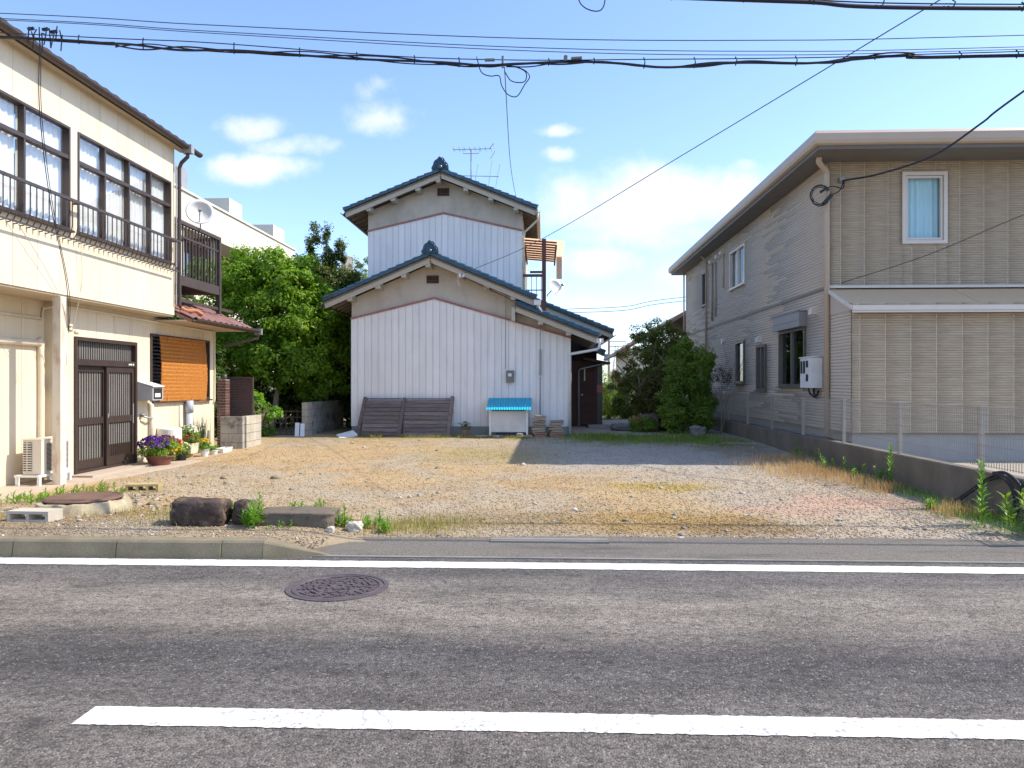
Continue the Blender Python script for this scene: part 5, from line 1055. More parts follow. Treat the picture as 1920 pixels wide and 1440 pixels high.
b.build('lattice', M_pyl, pt); b = MB()
for z in (10, 12.5, 15): b.tube([(26, 300, z), (32, 300, z)], .12, 4)
b.each('crossarm', M_pyl, pt)
block_wall('block_wall', 'pale sunlit garden wall far behind the entrance porch', (2.3, 44), (7, 44), .0, 5, .15, M_blockl, bw=.8, bhh=.32)

# ================================================================== TREES
M_bark = mat('bark', (.20, .15, .10), .95, .25, 8, st=(1, 1, .3), bump=.6, bs=30); M_barkl = mat('pale_bark', (.36, .29, .20), .95, .2, 8, st=(1, 1, .3), bump=.5, bs=30)
L_broad = leafmat('broad_leaf', (.09, .185, .014), (.25, .39, .028), .45); L_con = leafmat('conifer_leaf', (.045, .085, .018), (.15, .18, .03), .3); L_dark = leafmat('dark_leaf', (.035, .075, .015), (.075, .13, .025), .3)
L_pale = leafmat('pale_leaf', (.14, .20, .07), (.26, .32, .13), .35); L_fine = leafmat('fine_leaf', (.105, .185, .025), (.22, .32, .045), .45); L_red = leafmat('reddish_leaf', (.09, .155, .03), (.24, .21, .055), .4); L_yel = leafmat('yellow_leaf', (.12, .22, .02), (.34, .33, .03), .4)
L_oran = leafmat('orange_leaf', (.22, .11, .03), (.36, .17, .05), .25); L_br = leafmat('bright_weed', (.11, .24, .025), (.20, .36, .045), .4); L_dry = leafmat('dry_grass', (.44, .26, .14), (.60, .42, .27), .3); L_gold = leafmat('golden_grass', (.34, .26, .09), (.26, .27, .08), .3)
tree('broadleaf_tree', 'dense bright green broadleaf tree between the cream house and the white house', 'tree', (-7.95, 21.3, .1), (.28, .1, 1), 1.7, .13, M_barkl, L_broad,
     [(-7.7, 21.7, 3.6, 1.35, 1.3, 1.35), (-6.9, 21.3, 2.9, .95, 1.0, 1.1), (-8.7, 21.9, 3.4, .95, 1.2, 1.6), (-6.7, 21.3, 3.55, .70, .9, .7), (-7.5, 21.0, 2.1, 1.1, .9, .7), (-8.1, 21.8, 4.85, .75, .9, .55), (-6.75, 20.9, 1.95, .55, .55, .32), (-7.2, 21.2, 4.35, .7, .8, .6), (-9.0, 21.6, 4.6, .6, .8, .7), (-10.3, 22.2, 4.0, .9, 1, 1.2), (-9.9, 22, 2.6, .9, 1, 1.3), (-6.2, 22.2, 2.7, .55, .7, .9), (-6.35, 22.0, 3.4, .5, .6, .6), (-6.5, 21.6, 1.5, .6, .5, .5)], 820, 74, .30, .135, .066, shell=.62, bd=1)
foliage('crown_tips', L_broad, bpy.data.objects['broadleaf_tree'], [(-8.9, 22, 5.3, .4, .5, .35), (-7.0, 21.5, 5.0, .5, .5, .3)], 40, 30, .2, .10, .045)
tree('conifer_tree', 'tall dark conifer with several pointed tops behind the broadleaf tree', 'tree', (-7.9, 26.5, .1), (0, 0, 1), 2.6, .14, M_bark, L_con,
     [(-7.9, 26.5, 4.3, .85, .9, 1.6), (-8.3, 26.5, 6.45, .17, .2, 1.05), (-7.75, 26.5, 6.3, .16, .2, .85), (-7.35, 26.5, 5.85, .22, .25, .8), (-7.1, 26.3, 3.8, .75, .9, 1.4), (-8.6, 26.5, 5.0, .5, .5, 1.0), (-6.85, 26.5, 4.9, .35, .4, .6), (-6.6, 26.3, 3.4, .6, .6, .6)], 760, 58, .19, .13, .045, shell=.55, flat=1.2, bd=1)
tree('pale_tree', 'pale feathery green tree seen between the conifer and the upper white wall', 'tree', (-8.2, 33, .0), (0, 0, 1), 3.4, .12, M_barkl, L_pale, [(-8.0, 33, 6.0, .65, .6, 1.2), (-8.4, 33, 5.2, .6, .6, 1.0), (-7.7, 33, 4.9, .6, .6, 1.0)], 170, 44, .22, .13, .05, shell=.3, bd=1)
for nm, lab, base, blobs, n in (('evergreen_shrub', 'dark evergreen shrub filling the shade behind the rusty trellis', (-7.2, 23.4, .1), [(-7.2, 23.4, 1.3, 1.1, .7, 1.2), (-8.6, 23.4, 1.8, 1.0, .8, 1.7)], 300),
                               ('evergreen_shrub', 'dark evergreen shrub pressed between the block wall and the white house', (-5.95, 23.5, .1), [(-6.2, 24.0, 1.5, .65, .8, 1.4), (-5.9, 24.0, 2.3, .5, .7, .6)], 190),
                               ('evergreen_shrub', 'dark evergreen shrub in the shade behind the brown louvre screen', (-9.2, 19.2, .1), [(-9.6, 19.6, 1.7, .9, .9, 1.6), (-8.8, 18.9, 1.2, .7, .7, 1.1)], 240)):
    t = tree(nm, lab, 'shrub', base, (0, 0, 1), 1.4, .06, M_bark, L_dark, blobs, int(n * 1.3), 50, .24, .14, .07, stems=2, shell=.5, group='dark shrubs behind the left walls')
t = tree('garden_shrub', 'small bright green shrub by the slanting trunk above the low block wall', 'shrub', (-7.0, 18.2, .05), (.1, 0, 1), .6, .025, M_barkl, L_br, [(-7.15, 18.2, 1.0, .25, .25, .35), (-6.75, 18.3, .72, .22, .2, .22)], 40, 26, .12, .09, .045, stems=2)
t = tree('garden_shrub', 'low leafy shrub at the foot of the rusty trellis', 'shrub', (-7.25, 19.5, .05), (0, 0, 1), .2, .02, M_barkl, L_fine, [(-7.35, 19.5, .22, .25, .18, .16)], 26, 24, .09, .08, .04, stems=2)
# right-hand shrubs
tree('tall_shrub', 'tall dark shrub with reddish tips beside the entrance path', 'shrub', (3.2, 23.6, .1), (0, 0, 1), 1.9, .07, M_bark, L_red, [(3.2, 23.6, 1.9, .75, .7, 1.25), (2.75, 23.3, 1.05, .62, .6, .75), (3.85, 23.8, 2.75, .52, .5, .62), (3.1, 23.6, 2.75, .45, .4, .45), (4.3, 24, 2.2, .5, .5, .8), (3.3, 23.2, .6, .85, .5, .5), (3.6, 23.0, 1.5, .5, .45, .8), (3.6, 23.6, 3.15, .35, .35, .42), (4.2, 23.9, 2.9, .35, .35, .4), (4.7, 23.2, 1.6, .35, .5, 1.0)], 520, 52, .18, .10, .042, stems=3, shell=.5, bd=1)
tree('tall_shrub', 'light green feathery shrub against the taupe house wall', 'shrub', (4.0, 21.2, .1), (0, 0, 1), 1.6, .06, M_bark, L_fine, [(4.0, 21.2, 1.2, .62, .6, 1.0), (3.85, 21.2, 2.1, .36, .35, .55), (4.35, 21.3, 1.6, .40, .42, .75), (3.6, 21.0, .75, .42, .45, .55), (4.5, 21.2, 2.15, .22, .22, .4), (4.45, 21.0, .7, .35, .4, .5), (3.9, 21.2, 2.55, .16, .16, .35)], 520, 54, .16, .09, .036, stems=3, shell=.5, bd=1)
tree('tall_shrub', 'olive and rust coloured shrub between the two tall green shrubs', 'shrub', (3.35, 22.3, .1), (0, 0, 1), 1.0, .04, M_bark, leafmat('olive_leaf', (.07, .10, .02), (.15, .10, .035), .3), [(3.35, 22.3, 1.0, .5, .42, .8), (3.55, 22.3, .5, .5, .4, .45)], 210, 50, .16, .09, .036, stems=2, shell=.4)
tree('low_shrub', 'low spreading green shrub beside the garden rocks', 'shrub', (2.85, 21.5, .1), (0, 0, 1), .25, .02, M_bark, L_fine, [(2.85, 21.5, .34, .42, .35, .22)], 70, 34, .11, .06, .026, stems=3)
tree('sunlit_shrub', 'yellow-green sunlit shrub glowing in the gap behind the porch', 'shrub', (2.6, 29.6, 0), (0, 0, 1), .8, .04, M_bark, L_yel, [(2.75, 29.6, .8, .55, .5, .9), (3.3, 30.2, .7, .6, .5, .7), (2.4, 29.2, .3, .4, .4, .4)], 150, 36, .2, .08, .04, stems=3)
tree('orange_hedge', 'rounded orange-brown clipped shrub far behind the entrance porch', 'shrub', (5.0, 46, 0), (0, 0, 1), 1.2, .08, M_bark, L_oran, [(4.9, 46, 1.9, .8, .7, .7), (5.5, 46, 1.7, .6, .6, .6)], 190, 40, .22, .09, .05, stems=2, shell=.8)
tree('sunlit_shrub', 'bright green sunlit shrub just right of the far utility pole', 'shrub', (3.0, 38, 0), (0, 0, 1), 1, .05, M_bark, L_br, [(2.85, 38, 1.3, .45, .5, 1.1), (3.5, 38, .8, .6, .5, .7)], 120, 30, .22, .09, .045, stems=2)
tree('purple_shrub', 'thin shrub with dull purple leaves against the taupe wall', 'shrub', (4.75, 20.3, .1), (.05, 0, 1), 1.4, .018, M_bark, leafmat('purple_leaf', (.06, .028, .03), (.13, .06, .05), .25), [(4.80, 20.3, 1.75, .25, .25, .22)], 28, 22, .10, .05, .02, stems=2)

# ================================================================== ROCKS AND LOOSE THINGS ON THE LOT
M_rockd = mat('dark_rock', (.060, .040, .032), .9, .45, 6, bump=1.0, bs=22, stain_shade=(.24, .17, .11), stain_shade_amt=.8, stain_shade_scale=8); M_rockg = mat('grey_rock', (.20, .19, .18), .9, .25, 5, bump=.6, bs=20)
M_rockw = mat('white_rock', (.47, .44, .38), .85, .15, 5, bump=.4, bs=25); M_oldc = mat('shade_painted_concrete', (.15, .12, .088), .92, .3, 5, bump=.8, bs=30, stain_shade=(.03, .027, .024), stain_shade_amt=.85, stain_shade_scale=5)  # shade of the front faces is painted into dark_rock and the slab concrete
def prock(name, label, c, s, seed, m, cat='rock', **k): return setp(rock((c[0], c[1], Z(*c) - .02), s, seed, **k).build(name, m, smooth=True), label, cat)
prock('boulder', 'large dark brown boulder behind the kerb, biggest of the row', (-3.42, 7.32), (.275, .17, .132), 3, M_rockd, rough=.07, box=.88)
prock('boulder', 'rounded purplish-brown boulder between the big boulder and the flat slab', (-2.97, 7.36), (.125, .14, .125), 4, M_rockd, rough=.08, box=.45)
setp(rock((-2.46, 7.38, Z(-2.46, 7.38) - .03), (.40, .20, .082), 12, rough=.035, box=.93).build('stone_slab', M_oldc, smooth=True), 'long flat concrete slab behind the kerb end', 'slab')
prock('white_stone', 'white lumpy stone right of the flat concrete slab', (-1.87, 7.28), (.072, .06, .058), 5, M_rockw, 'stone'); prock('white_stone', 'small round white stone at the corner of the flat slab', (-2.05, 7.10), (.036, .036, .038), 6, M_rockw, 'stone', rough=.05)
prock('garden_rock', 'grey mossy rock on the grass under the light green shrub', (4.05, 19.9), (.22, .18, .14), 8, M_rockg); prock('garden_rock', 'flat grey rock left of the low spreading shrub', (2.35, 22.2), (.35, .22, .11), 9, M_rockg); prock('garden_rock', 'big brown-grey rock behind the low spreading shrub', (3.05, 22.0), (.3, .2, .26), 10, mat('mauve_rock', (.16, .115, .10), .9, .3, 6, bump=.5)); prock('garden_rock', 'rust-red rock above the low spreading shrub', (2.72, 21.85), (.16, .14, .22), 11, mat('red_rock', (.30, .10, .05), .9, .25, 6, bump=.5))
for i, (xx, yy, s, lab) in enumerate(((-4.35, 8.7, .085, 'grey stone lying between the round drain cover and the dark boulder'), (-4.1, 8.25, .075, 'pale flat stone nearest the dark boulder on its left'), (-4.55, 9.05, .06, 'small stone behind the round drain cover'), (-5.6, 9.15, .10, 'tan stone left of the hollow block behind the round drain cover'), (-5.9, 7.9, .09, 'flat tan stone at the left edge of the lot'), (-5.15, 8.9, .09, 'brownish stone just right of the round drain cover'))):
    prock('loose_stone', lab, (xx, yy), (s, s * .8, s * .42), 50 + i, M_rockg if i % 2 else mat('tan_rock', (.38, .31, .21), .9, .25, 6, bump=.6), 'stone')['group'] = 'loose stones around the drain cover'
dc = thing('drain_cover', 'rusty round drain cover in a raised concrete collar on the lot', 'drain cover', (-5.15, 8.15, .08)); zc = Z(-5.15, 8.15)
M_coll = mat('mossy_collar', (.38, .32, .21), .92, .25, 5, bump=.6, bs=25, stain_shade=(.20, .17, .09), stain_shade_amt=.6, stain_shade_scale=4); M_rlid = mat('rusty_lid', (.15, .085, .06), .75, .25, 7, bump=.3, bs=60)
b = MB(); b.lathe([(.50, -.06), (.47, .06), (.44, .125), (.40, .135), (.385, .13), (.38, .08)], (-5.15, 8.15, zc), 40)
b.v = [(x + .022 * math.sin(y * 23 + x * 9), y + .03 * math.sin(x * 19), z + (.03 * math.sin(x * 17) * math.cos(y * 13) if z < zc + .1 else .008 * math.sin(x * 31 + y * 21))) for x, y, z in b.v]; b.build('collar', M_coll, dc)
b = MB(); b.lathe([(.395, .137), (.40, .150), (.385, .165), (.365, .165), (.36, .158), (.02, .160)], (-5.15, 8.15, zc), 40); b.build('lid', M_rlid, dc)
def hollow_block(name, label, c, ang, s, m, holes=3):
    t = MB(); L, W, Hh = .39 * s, .19 * s, .10 * s; cs, sn = math.cos(ang), math.sin(ang); z0 = Z(*c) - .01
    def P(x, y, z): return (c[0] + x * cs - y * sn, c[1] + x * sn + y * cs, z0 + z)
    def bx(x0, x1, y0, y1, za, zb): t.hexa([P(x0, y0, za), P(x1, y0, za), P(x1, y1, za), P(x0, y1, za), P(x0, y0, zb), P(x1, y0, zb), P(x1, y1, zb), P(x0, y1, zb)])
    bx(-L / 2, L / 2, -W / 2, W / 2, 0, .025 * s); bx(-L / 2, L / 2, -W / 2, W / 2, Hh - .025 * s, Hh); w = .03 * s; hw = (L - w * (holes + 1)) / holes
    for k in range(holes + 1): x0 = -L / 2 + k * (hw + w); bx(x0, x0 + w, -W / 2 + .001, W / 2 - .001, .025 * s, Hh - .025 * s)
    return setp(t.build(name, m), label, 'block')
hollow_block('hollow_block', 'yellowish hollow concrete block lying near the door step', (-5.55, 10.15), .18, 1.1, mat('yellow_block', (.42, .34, .16), .92, .2, 5, bump=.5))
hollow_block('hollow_block', 'grey concrete block at the left edge behind the kerb', (-5.2, 7.42), -.05, 1.15, M_blockl, 2)
hs = thing('hose', 'black rubber hose looped against the low concrete wall', 'hose', (4.9, 8.6, 0)); b = MB(); b.tube(spline([(4.78, 9.15, .03), (4.90, 8.95, .20), (5.0, 8.75, .38), (5.03, 8.5, .50), (5.02, 8.28, .44), (5.0, 8.1, .22), (4.96, 8.12, .03)], 8), .015, 8); b.build('outer_loop', M_black, hs, smooth=True)
b = MB(); b.tube(spline([(4.80, 9.05, .04), (4.93, 8.85, .25), (5.02, 8.65, .41), (5.04, 8.45, .46), (5.03, 8.25, .35), (5.0, 8.18, .12), (4.9, 8.25, .02)], 8), .014, 8); b.tube(spline([(5.05, 8.62, .50), (5.06, 8.40, .52), (5.06, 8.15, .40), (5.05, 8.0, .10)], 8), .018, 8); b.each('inner_loop', M_black, hs, smooth=True)
b = MB(); b.bar((4.1, 17.6, .13), (4.9, 17.3, .14), .03, .025); setp(b.build('stick', M_barkl), 'thin pale stick lying near the foot of the mesh fence', 'stick')

# ================================================================== WEEDS AND GRASS
def weed(name, label, x, y, h, nl, ll, m=L_br, stems=1, spread=.04, group=None):
    z = Z(x, y); t = thing(name, label, 'weed', (x, y, z), group); st = MB(); C, Nn, Ls, Sp = [], [], [], []; V = []; F = []
    for s in range(stems):
        ox, oy = (random.gauss(0, spread), random.gauss(0, spread)) if stems > 1 else (0, 0); hh = h * (random.uniform(.3, 1) if stems > 1 else 1); lx, ly = (random.uniform(-.3, .3) * hh, random.uniform(-.3, .3) * hh) if stems > 1 else (random.uniform(-.08, .08) * hh, random.uniform(-.08, .08) * hh)
        top = Vector((x + ox + lx, y + oy + ly, z + hh)); base = Vector((x + ox, y + oy, z - .02)); st.tube([base, base.lerp(top, .5) + Vector((lx * .2, ly * .2, 0)), top], [.006, .005, .003], 5)
        for k in range(nl):
            q = .12 + .88 * (k + random.random() * .5) / nl; p = base.lerp(top, min(q, 1)); a = k * 2.4 + random.random() * .5; L = ll * (1.15 - .55 * q) * random.uniform(.8, 1.15); W = L * .12
            d = Vector((math.cos(a), math.sin(a), .75 + .6 * q)).normalized(); sd = Vector((-math.sin(a), math.cos(a), 0)); n = len(V); tip = p + d * L - Vector((0, 0, L * .22)); mid = p + d * L * .5
            V += [p, mid - sd * W, mid + sd * W, tip]; F += [(n, n + 1, n + 2), (n + 1, n + 3, n + 2)]
    st.each('stem', L_br, t); lb = MB(); lb.add(V, F); lb.build('leaves', m, t); return t
gL, gR = 'weeds behind the kerb', 'weeds along the concrete wall'
weed('weed', 'small bright weed between the big boulder and the round one', -3.16, 7.46, .27, 16, .12, stems=5, group=gL); weed('weed', 'taller leafy weed in front of the round boulder', -2.84, 7.16, .30, 20, .13, stems=8, spread=.05, group=gL)
weed('weed', 'spreading weed behind the middle of the flat slab', -2.45, 7.80, .22, 14, .13, stems=11, spread=.1, group=gL); weed('weed', 'upright weed at the right end of the flat slab', -2.0, 7.40, .24, 16, .10, stems=5, group=gL)
weed('weed', 'bright weed just behind the white lumpy stone', -1.76, 7.50, .20, 14, .10, stems=6, group=gL); weed('weed', 'pale weed farthest right of those behind the kerb', -1.58, 7.32, .16, 14, .09, stems=6, group=gL); weed('weed', 'short weed growing at the foot of the flat slab', -2.55, 7.12, .09, 9, .06, stems=4, spread=.06, group=gL)
weed('tall_weed', 'tall leafy weed against the concrete wall near the fence middle', 4.93, 10.85, .60, 60, .14, group=gR); weed('tall_weed', 'tallest leafy weed in front of the looped hose', 4.60, 8.05, .66, 64, .15, group=gR)
weed('tall_weed', 'broad green weed cut by the right edge of the picture', 4.72, 7.42, .42, 30, .22, stems=5, spread=.07, m=L_fine, group=gR); weed('weed', 'first of the small weeds at the foot of the wall, farthest back', 4.85, 13.6, .36, 18, .10, stems=2, m=L_fine, group=gR)
for xx, yy, hh, lab in ((4.80, 12.9, .32, 'light green weed in the dry grass, left of a pair near the wall'), (4.93, 12.3, .34, 'light green weed in the dry grass, right of a pair near the wall'), (4.86, 11.7, .30, 'yellowish weed between the pair and the tall weed'), (4.95, 11.3, .28, 'small weed just left of the tall weed by the wall'), (4.50, 8.95, .12, 'round little weed on the gravel left of the hose'), (4.9, 14.6, .42, 'thin weed by the wall far along the mesh fence')):
    weed('weed', lab, xx, yy, hh, 22, .11, stems=4, group=gR)
for i, (xx, yy, lab) in enumerate(((-6.2, 9.35, 'green tuft of weeds left of the door step'), (-5.95, 9.75, 'golden-green tuft of weeds in front of the door step'), (-5.75, 9.45, 'bright tuft of weeds beside the hollow block'), (-6.45, 9.0, 'leafy tuft of weeds beside the air conditioner stand'))):
    weed('weed', lab, xx, yy, .17, 14, .10, stems=16, spread=.13, m=L_gold if i == 1 else L_br, group='weeds by the door step')
def grass(name, label, m, pts, h, w, lean=.6):
    pts = np.array(pts); V, F = blades(np.stack([pts[:, 0], pts[:, 1], zlot(pts[:, 0], pts[:, 1])], 1), h, w, lean); setp(link(name, npmesh(name, V, F), m), label, 'grass', None, 'stuff')
def gpts(n, cx, cy, sx, sy): return np.stack([RNG.normal(cx, sx, n), RNG.normal(cy, sy, n)], 1)
q = RNG.random(5200); yy = 8.4 + 6.6 * q ** 1.2; dr_ = np.stack([4.98 - np.abs(RNG.normal(0, .30 + .10 * (yy > 11), 5200)), yy], 1)
dr_ = dr_[fbm(dr_[:, 0] * 2 + 5, dr_[:, 1] * 1.5) > .44]
grass('dry_grass', 'dry orange-brown grass along the foot of the concrete wall', L_dry, np.concatenate([dr_, gpts(1500, 4.1, 12.8, .35, .9)]), .14, .006)
g = RNG.uniform((-4.8, 18.9), (-.3, 19.6), (3200, 2)); g = g[fbm(g[:, 0] * 3, g[:, 1] * 3) > .5]; g2 = np.concatenate([gpts(900, 4.92, 10, .12, 1.6), gpts(500, 4.75, 8.2, .2, .5)]); g2 = g2[g2[:, 0] < 5.06]
grass('grass', 'patchy short grass at the foot of the white house', L_gold, g, .09, .010); grass('grass', 'thin green grass mixed in along the concrete wall', L_br, g2, .12, .006)
g = np.concatenate([gpts(2600, 2.2, 18.8, 1.1, .8), gpts(1800, 3.9, 18.6, .6, 1.2), gpts(900, 1.3, 19.6, .5, .4)]); grass('grass', 'green grass in the shade in front of the entrance path', L_fine, g[(g[:, 0] < 5) & (g[:, 1] > 16.5)], .10, .010)
g = np.concatenate([gpts(1100, -1.2, 7.75, .35, .28), gpts(350, -1.7, 7.6, .25, .2)]); grass('grass', 'sparse pale grass on the gravel behind the white stones', L_gold, g, .085, .005)
g = np.concatenate([gpts(420, -5.9, 9.5, .45, .35), gpts(300, -4.4, 8.0, .35, .25), gpts(240, -3.9, 7.5, .2, .2), gpts(200, -5.6, 7.6, .3, .12)]); grass('grass', 'mossy grass around the round drain cover', L_gold, g, .06, .006)
g = np.concatenate([gpts(500, -1.0, 15.0, .9, .7), gpts(260, -5.3, 13.5, .5, 1.2), gpts(60, -4.2, 11.5, .05, .05), gpts(420, 1.7, 10.75, .45, .25), gpts(500, 1.2, 8.0, .8, .35)]); grass('grass', 'thin scattered grass over the middle of the gravel lot', leafmat('thin_grass', (.20, .21, .05), (.36, .28, .08), .3), g, .035, .006)

# ================================================================== FLOWER POTS BY THE LEFT HOUSE
def petals(parent, name, m, c, r, n, size, zb=0.0):
    d = RNG.normal(size=(n, 3)); d[:, 2] = np.abs(d[:, 2]) * .8 + .15; d /= np.linalg.norm(d, axis=1, keepdims=True); P = np.array(c) + d * np.array(r) * RNG.uniform(.9, 1.08, (n, 1)); Vs, Fs, o_ = [], [], 0
    for k in range(3):
        V, F = leaves(P + RNG.normal(0, size * .15, P.shape), d + RNG.normal(0, .35, d.shape), np.full(n, size), np.full(n, size * .75), .12, spin=np.full(n, k * PI / 3) + RNG.uniform(0, .4, n)); Vs.append(V); Fs.append(F + o_); o_ += len(V)
    V = np.concatenate(Vs) - np.array(ORG[parent.name]); link(name, npmesh(name, V, np.concatenate(Fs)), m, parent, ORG[parent.name])
def fmat(n, c): return leafmat(n, scl(c, .75), scl(c, 1.2), .25, 20)
P_pur, P_mag, P_yel, P_ora, P_whi, P_red = fmat('purple_petal', (.10, .022, .24)), fmat('magenta_petal', (.20, .025, .10)), fmat('yellow_petal', (.75, .46, .01)), fmat('orange_petal', (.65, .16, .04)), fmat('white_petal', (.72, .70, .64)), fmat('crimson_petal', (.36, .012, .035))
M_pot = mat('brown_pot', (.20, .075, .055), .6, .15, 5); M_cpot = mat('cream_pot', (.66, .58, .42), .6, .08, 4); M_wpot = mat('white_pot', (.72, .71, .68), .5, .05)
def pot(label, x, y, r, h, mp, z=.045, name='flower_pot', rect=None):
    t = thing(name, label, 'flower pot', (x, y, z), 'flower pots by the cream house'); b = MB()
    if rect:
        a, c = rect; b.add([(x + sx * a * k, y + sy * c * k, z + zz) for zz, k in ((0, .82), (h, 1), (h, .92), (h - .03, .90)) for sx, sy in ((-1, -1), (1, -1), (1, 1), (-1, 1))], [(3, 2, 1, 0)] + [(4 * i + j, 4 * i + (j + 1) % 4, 4 * i + 4 + (j + 1) % 4, 4 * i + 4 + j) for i in range(3) for j in range(4)] + [(12, 13, 14, 15)])
    else: b.lathe([(r * .68, 0), (r * .95, h * .85), (r * 1.06, h * .87), (r * 1.06, h), (r * .92, h), (r * .88, h - .025)], (x, y, z), 22)
    b.build('pot', mp, t); return t
t = pot('wide brown bowl of purple and magenta pansies with a yellow bunch beside the door', -6.92, 13.18, .24, .17, M_pot)
foliage('leaves', L_fine, t, [(-6.92, 13.2, .34, .30, .38, .14)], 90, 30, .08, .05, .028); petals(t, 'purple_flowers', P_pur, (-6.94, 13.02, .38), (.27, .26, .19), 120, .055); petals(t, 'magenta_flowers', P_mag, (-6.95, 13.42, .38), (.25, .25, .17), 90, .05); petals(t, 'orange_flowers', P_ora, (-6.85, 13.62, .36), (.15, .14, .13), 40, .045); petals(t, 'yellow_flowers', P_yel, (-6.70, 13.32, .28), (.07, .19, .09), 34, .06)
t = pot('black pot of small white flowers between the pansies and the cream planter', -6.90, 13.95, .11, .15, M_black); foliage('leaves', L_l if False else L_fine, t, [(-6.9, 13.95, .26, .15, .18, .12)], 40, 24, .06, .04, .02); petals(t, 'white_flowers', P_whi, (-6.9, 13.95, .27), (.16, .18, .13), 60, .032)
t = pot('cream square planter of white and crimson flowers on a small stand', -6.98, 14.40, .2, .20, M_cpot, z=.14, rect=(.14, .19)); b = MB(); b.lathe([(.09, 0), (.07, .04), (.08, .095)], (-6.98, 14.40, .045), 14); b.build('stand', M_terra, t)
foliage('leaves', L_fine, t, [(-6.98, 14.38, .46, .17, .24, .16)], 70, 26, .08, .05, .028); petals(t, 'white_flowers', P_whi, (-6.98, 14.45, .56), (.15, .18, .12), 55, .045); petals(t, 'crimson_flowers', P_red, (-6.92, 14.28, .42), (.15, .16, .10), 34, .045)
t = pot('grey pot of tall spiky blue-green leaves against the cream wall', -7.2, 15.35, .13, .2, M_grey); gp = gpts(170, -7.2, 15.35, .06, .12); V, F = blades(np.stack([gp[:, 0], gp[:, 1], np.full(170, .22)], 1), .58, .011, .5); V = V - np.array(ORG[t.name]); link('leaves', npmesh('leaves', V, F), leafmat('blue_green_leaf', (.05, .09, .06), (.09, .14, .09), .25), t, ORG[t.name])
t = pot('small white pot of yellow flowers right of the cream planter', -6.78, 14.66, .085, .16, M_wpot); foliage('leaves', L_br, t, [(-6.78, 14.66, .27, .10, .12, .10)], 30, 22, .05, .04, .018); petals(t, 'yellow_flowers', P_yel, (-6.78, 14.66, .30), (.11, .12, .12), 44, .035)
t = pot('low white pot with a small green plant beside the yellow flowers', -6.74, 14.98, .085, .11, M_wpot); foliage('leaves', L_br, t, [(-6.74, 14.98, .19, .09, .10, .06)], 22, 20, .04, .035, .016)
t = pot('empty white rectangular planter at the end of the flower row', -6.72, 15.42, .1, .12, M_wpot, rect=(.09, .24)); b = MB(); b.box(-6.79, -6.65, 15.21, 15.63, .12, .135); b.build('soil', M_soil, t)

# ================================================================== OVERHEAD LINES
M_wire = mat('black_cable', (.020, .020, .028), .5, .1); M_wireb = mat('grey_cable', (.06, .07, .09), .5, .1)
def wire(label, pts, r, m=M_wire, n=14, name='overhead_cable', sides=5):
    t = MB(); t.tube(spline(pts, n), r, sides); return setp(t.build(name, m), label, 'cable')
YW = 8.3
def ext(P, l=(-14, .45), rr=(16, .10)):      # carry a span past the picture on both sides
    return [(l[0], P[0][1], P[0][2] + l[1])] + P + [(rr[0], P[-1][1], P[-1][2] + rr[1])]
wire('topmost of the three thin parallel lines above the lot', ext([(-6.23, YW, 5.75), (-3.86, YW, 5.57), (-.36, YW, 5.35), (2.4, YW, 5.27), (5.18, YW, 5.27)]), .0055, M_wireb)
wire('middle one of the three thin parallel lines above the lot', ext([(-6.23, YW, 5.69), (-3.86, YW, 5.50), (-.36, YW, 5.25), (2.4, YW, 5.15), (5.18, YW, 5.145)]), .0048, M_wireb)
wire('lowest of the three thin parallel lines above the lot', ext([(-6.23, YW - .02, 5.665), (-3.86, YW - .02, 5.47), (-.36, YW - .02, 5.205), (2.4, YW - .02, 5.10), (5.18, YW - .02, 5.11)]), .0048, M_wireb)
bn = thing('cable_bundle', 'thick wavy bundle of lashed black cables crossing the sky above the roofs', 'cable', (0, YW, 5))
main = ext([(-5.85, YW, 5.45), (-4.8, YW, 5.36), (-3.86, YW, 5.285), (-2.6, YW, 5.20), (-.95, YW, 5.065), (-.36, YW, 5.05), (.47, YW, 5.075), (1.29, YW, 5.0), (2.2, YW, 5.03), (3.03, YW, 5.01), (3.94, YW, 5.085), (5.18, YW, 5.05)], (-14, .6))
mess = ext([(-5.85, YW, 5.50), (-3.86, YW, 5.37), (-1.79, YW, 5.18), (-.36, YW, 5.105), (1.06, YW, 5.085), (3, YW, 5.07), (5.18, YW, 5.095)], (-14, .6))
b = MB(); b.tube(spline(mess, 14), .006, 5); b.build('messenger_wire', M_wire, bn)
for k, (r, a) in enumerate(((.013, 0), (.009, 2.1), (.007, 4.2))):
    pts = []
    for i, p in enumerate(spline(main, 14)): w_ = .018 + .014 * math.sin(i * .21 + k); pts.append(p + Vector((0, .02 * math.cos(i * .33 + a), w_ * math.sin(i * .29 + a) * (1 if k else .3))))
    b = MB(); b.tube(pts, r, 6); b.build('cable', M_wire, bn, smooth=True)
ms, mm_ = spline(mess, 40), spline(main, 40)
def zat(S, x): return min(S, key=lambda p: abs(p.x - x)).z
for xx in (-5.3, -4.55, -3.5, -2.75, -2.1, -1.45, -.95, .05, .55, 1.1, 1.65, 2.1, 2.75, 3.6, 4.5, 5.1):
    b = MB(); za, zb = zat(mm_, xx) - .03, zat(ms, xx) + .02; b.tube([(xx, YW, min(za, zb - .06)), (xx + .01, YW - .03, (za + zb) / 2), (xx, YW, zb)], .007, 5); b.build('hanger', M_wire, bn)
b = MB(); b.tube([(.24, YW, 5.08), (.24, YW, 5.14)], .022, 8); b.tube([(.30, YW, 5.11), (.42, YW, 5.115)], .017, 8); b.tube([(-.66, YW, 5.11), (-.55, YW, 5.11)], .018, 8); b.tube([(-.46, YW, 5.02), (-.46, YW, 5.15)], .014, 6); b.each('splice', M_em, bn)
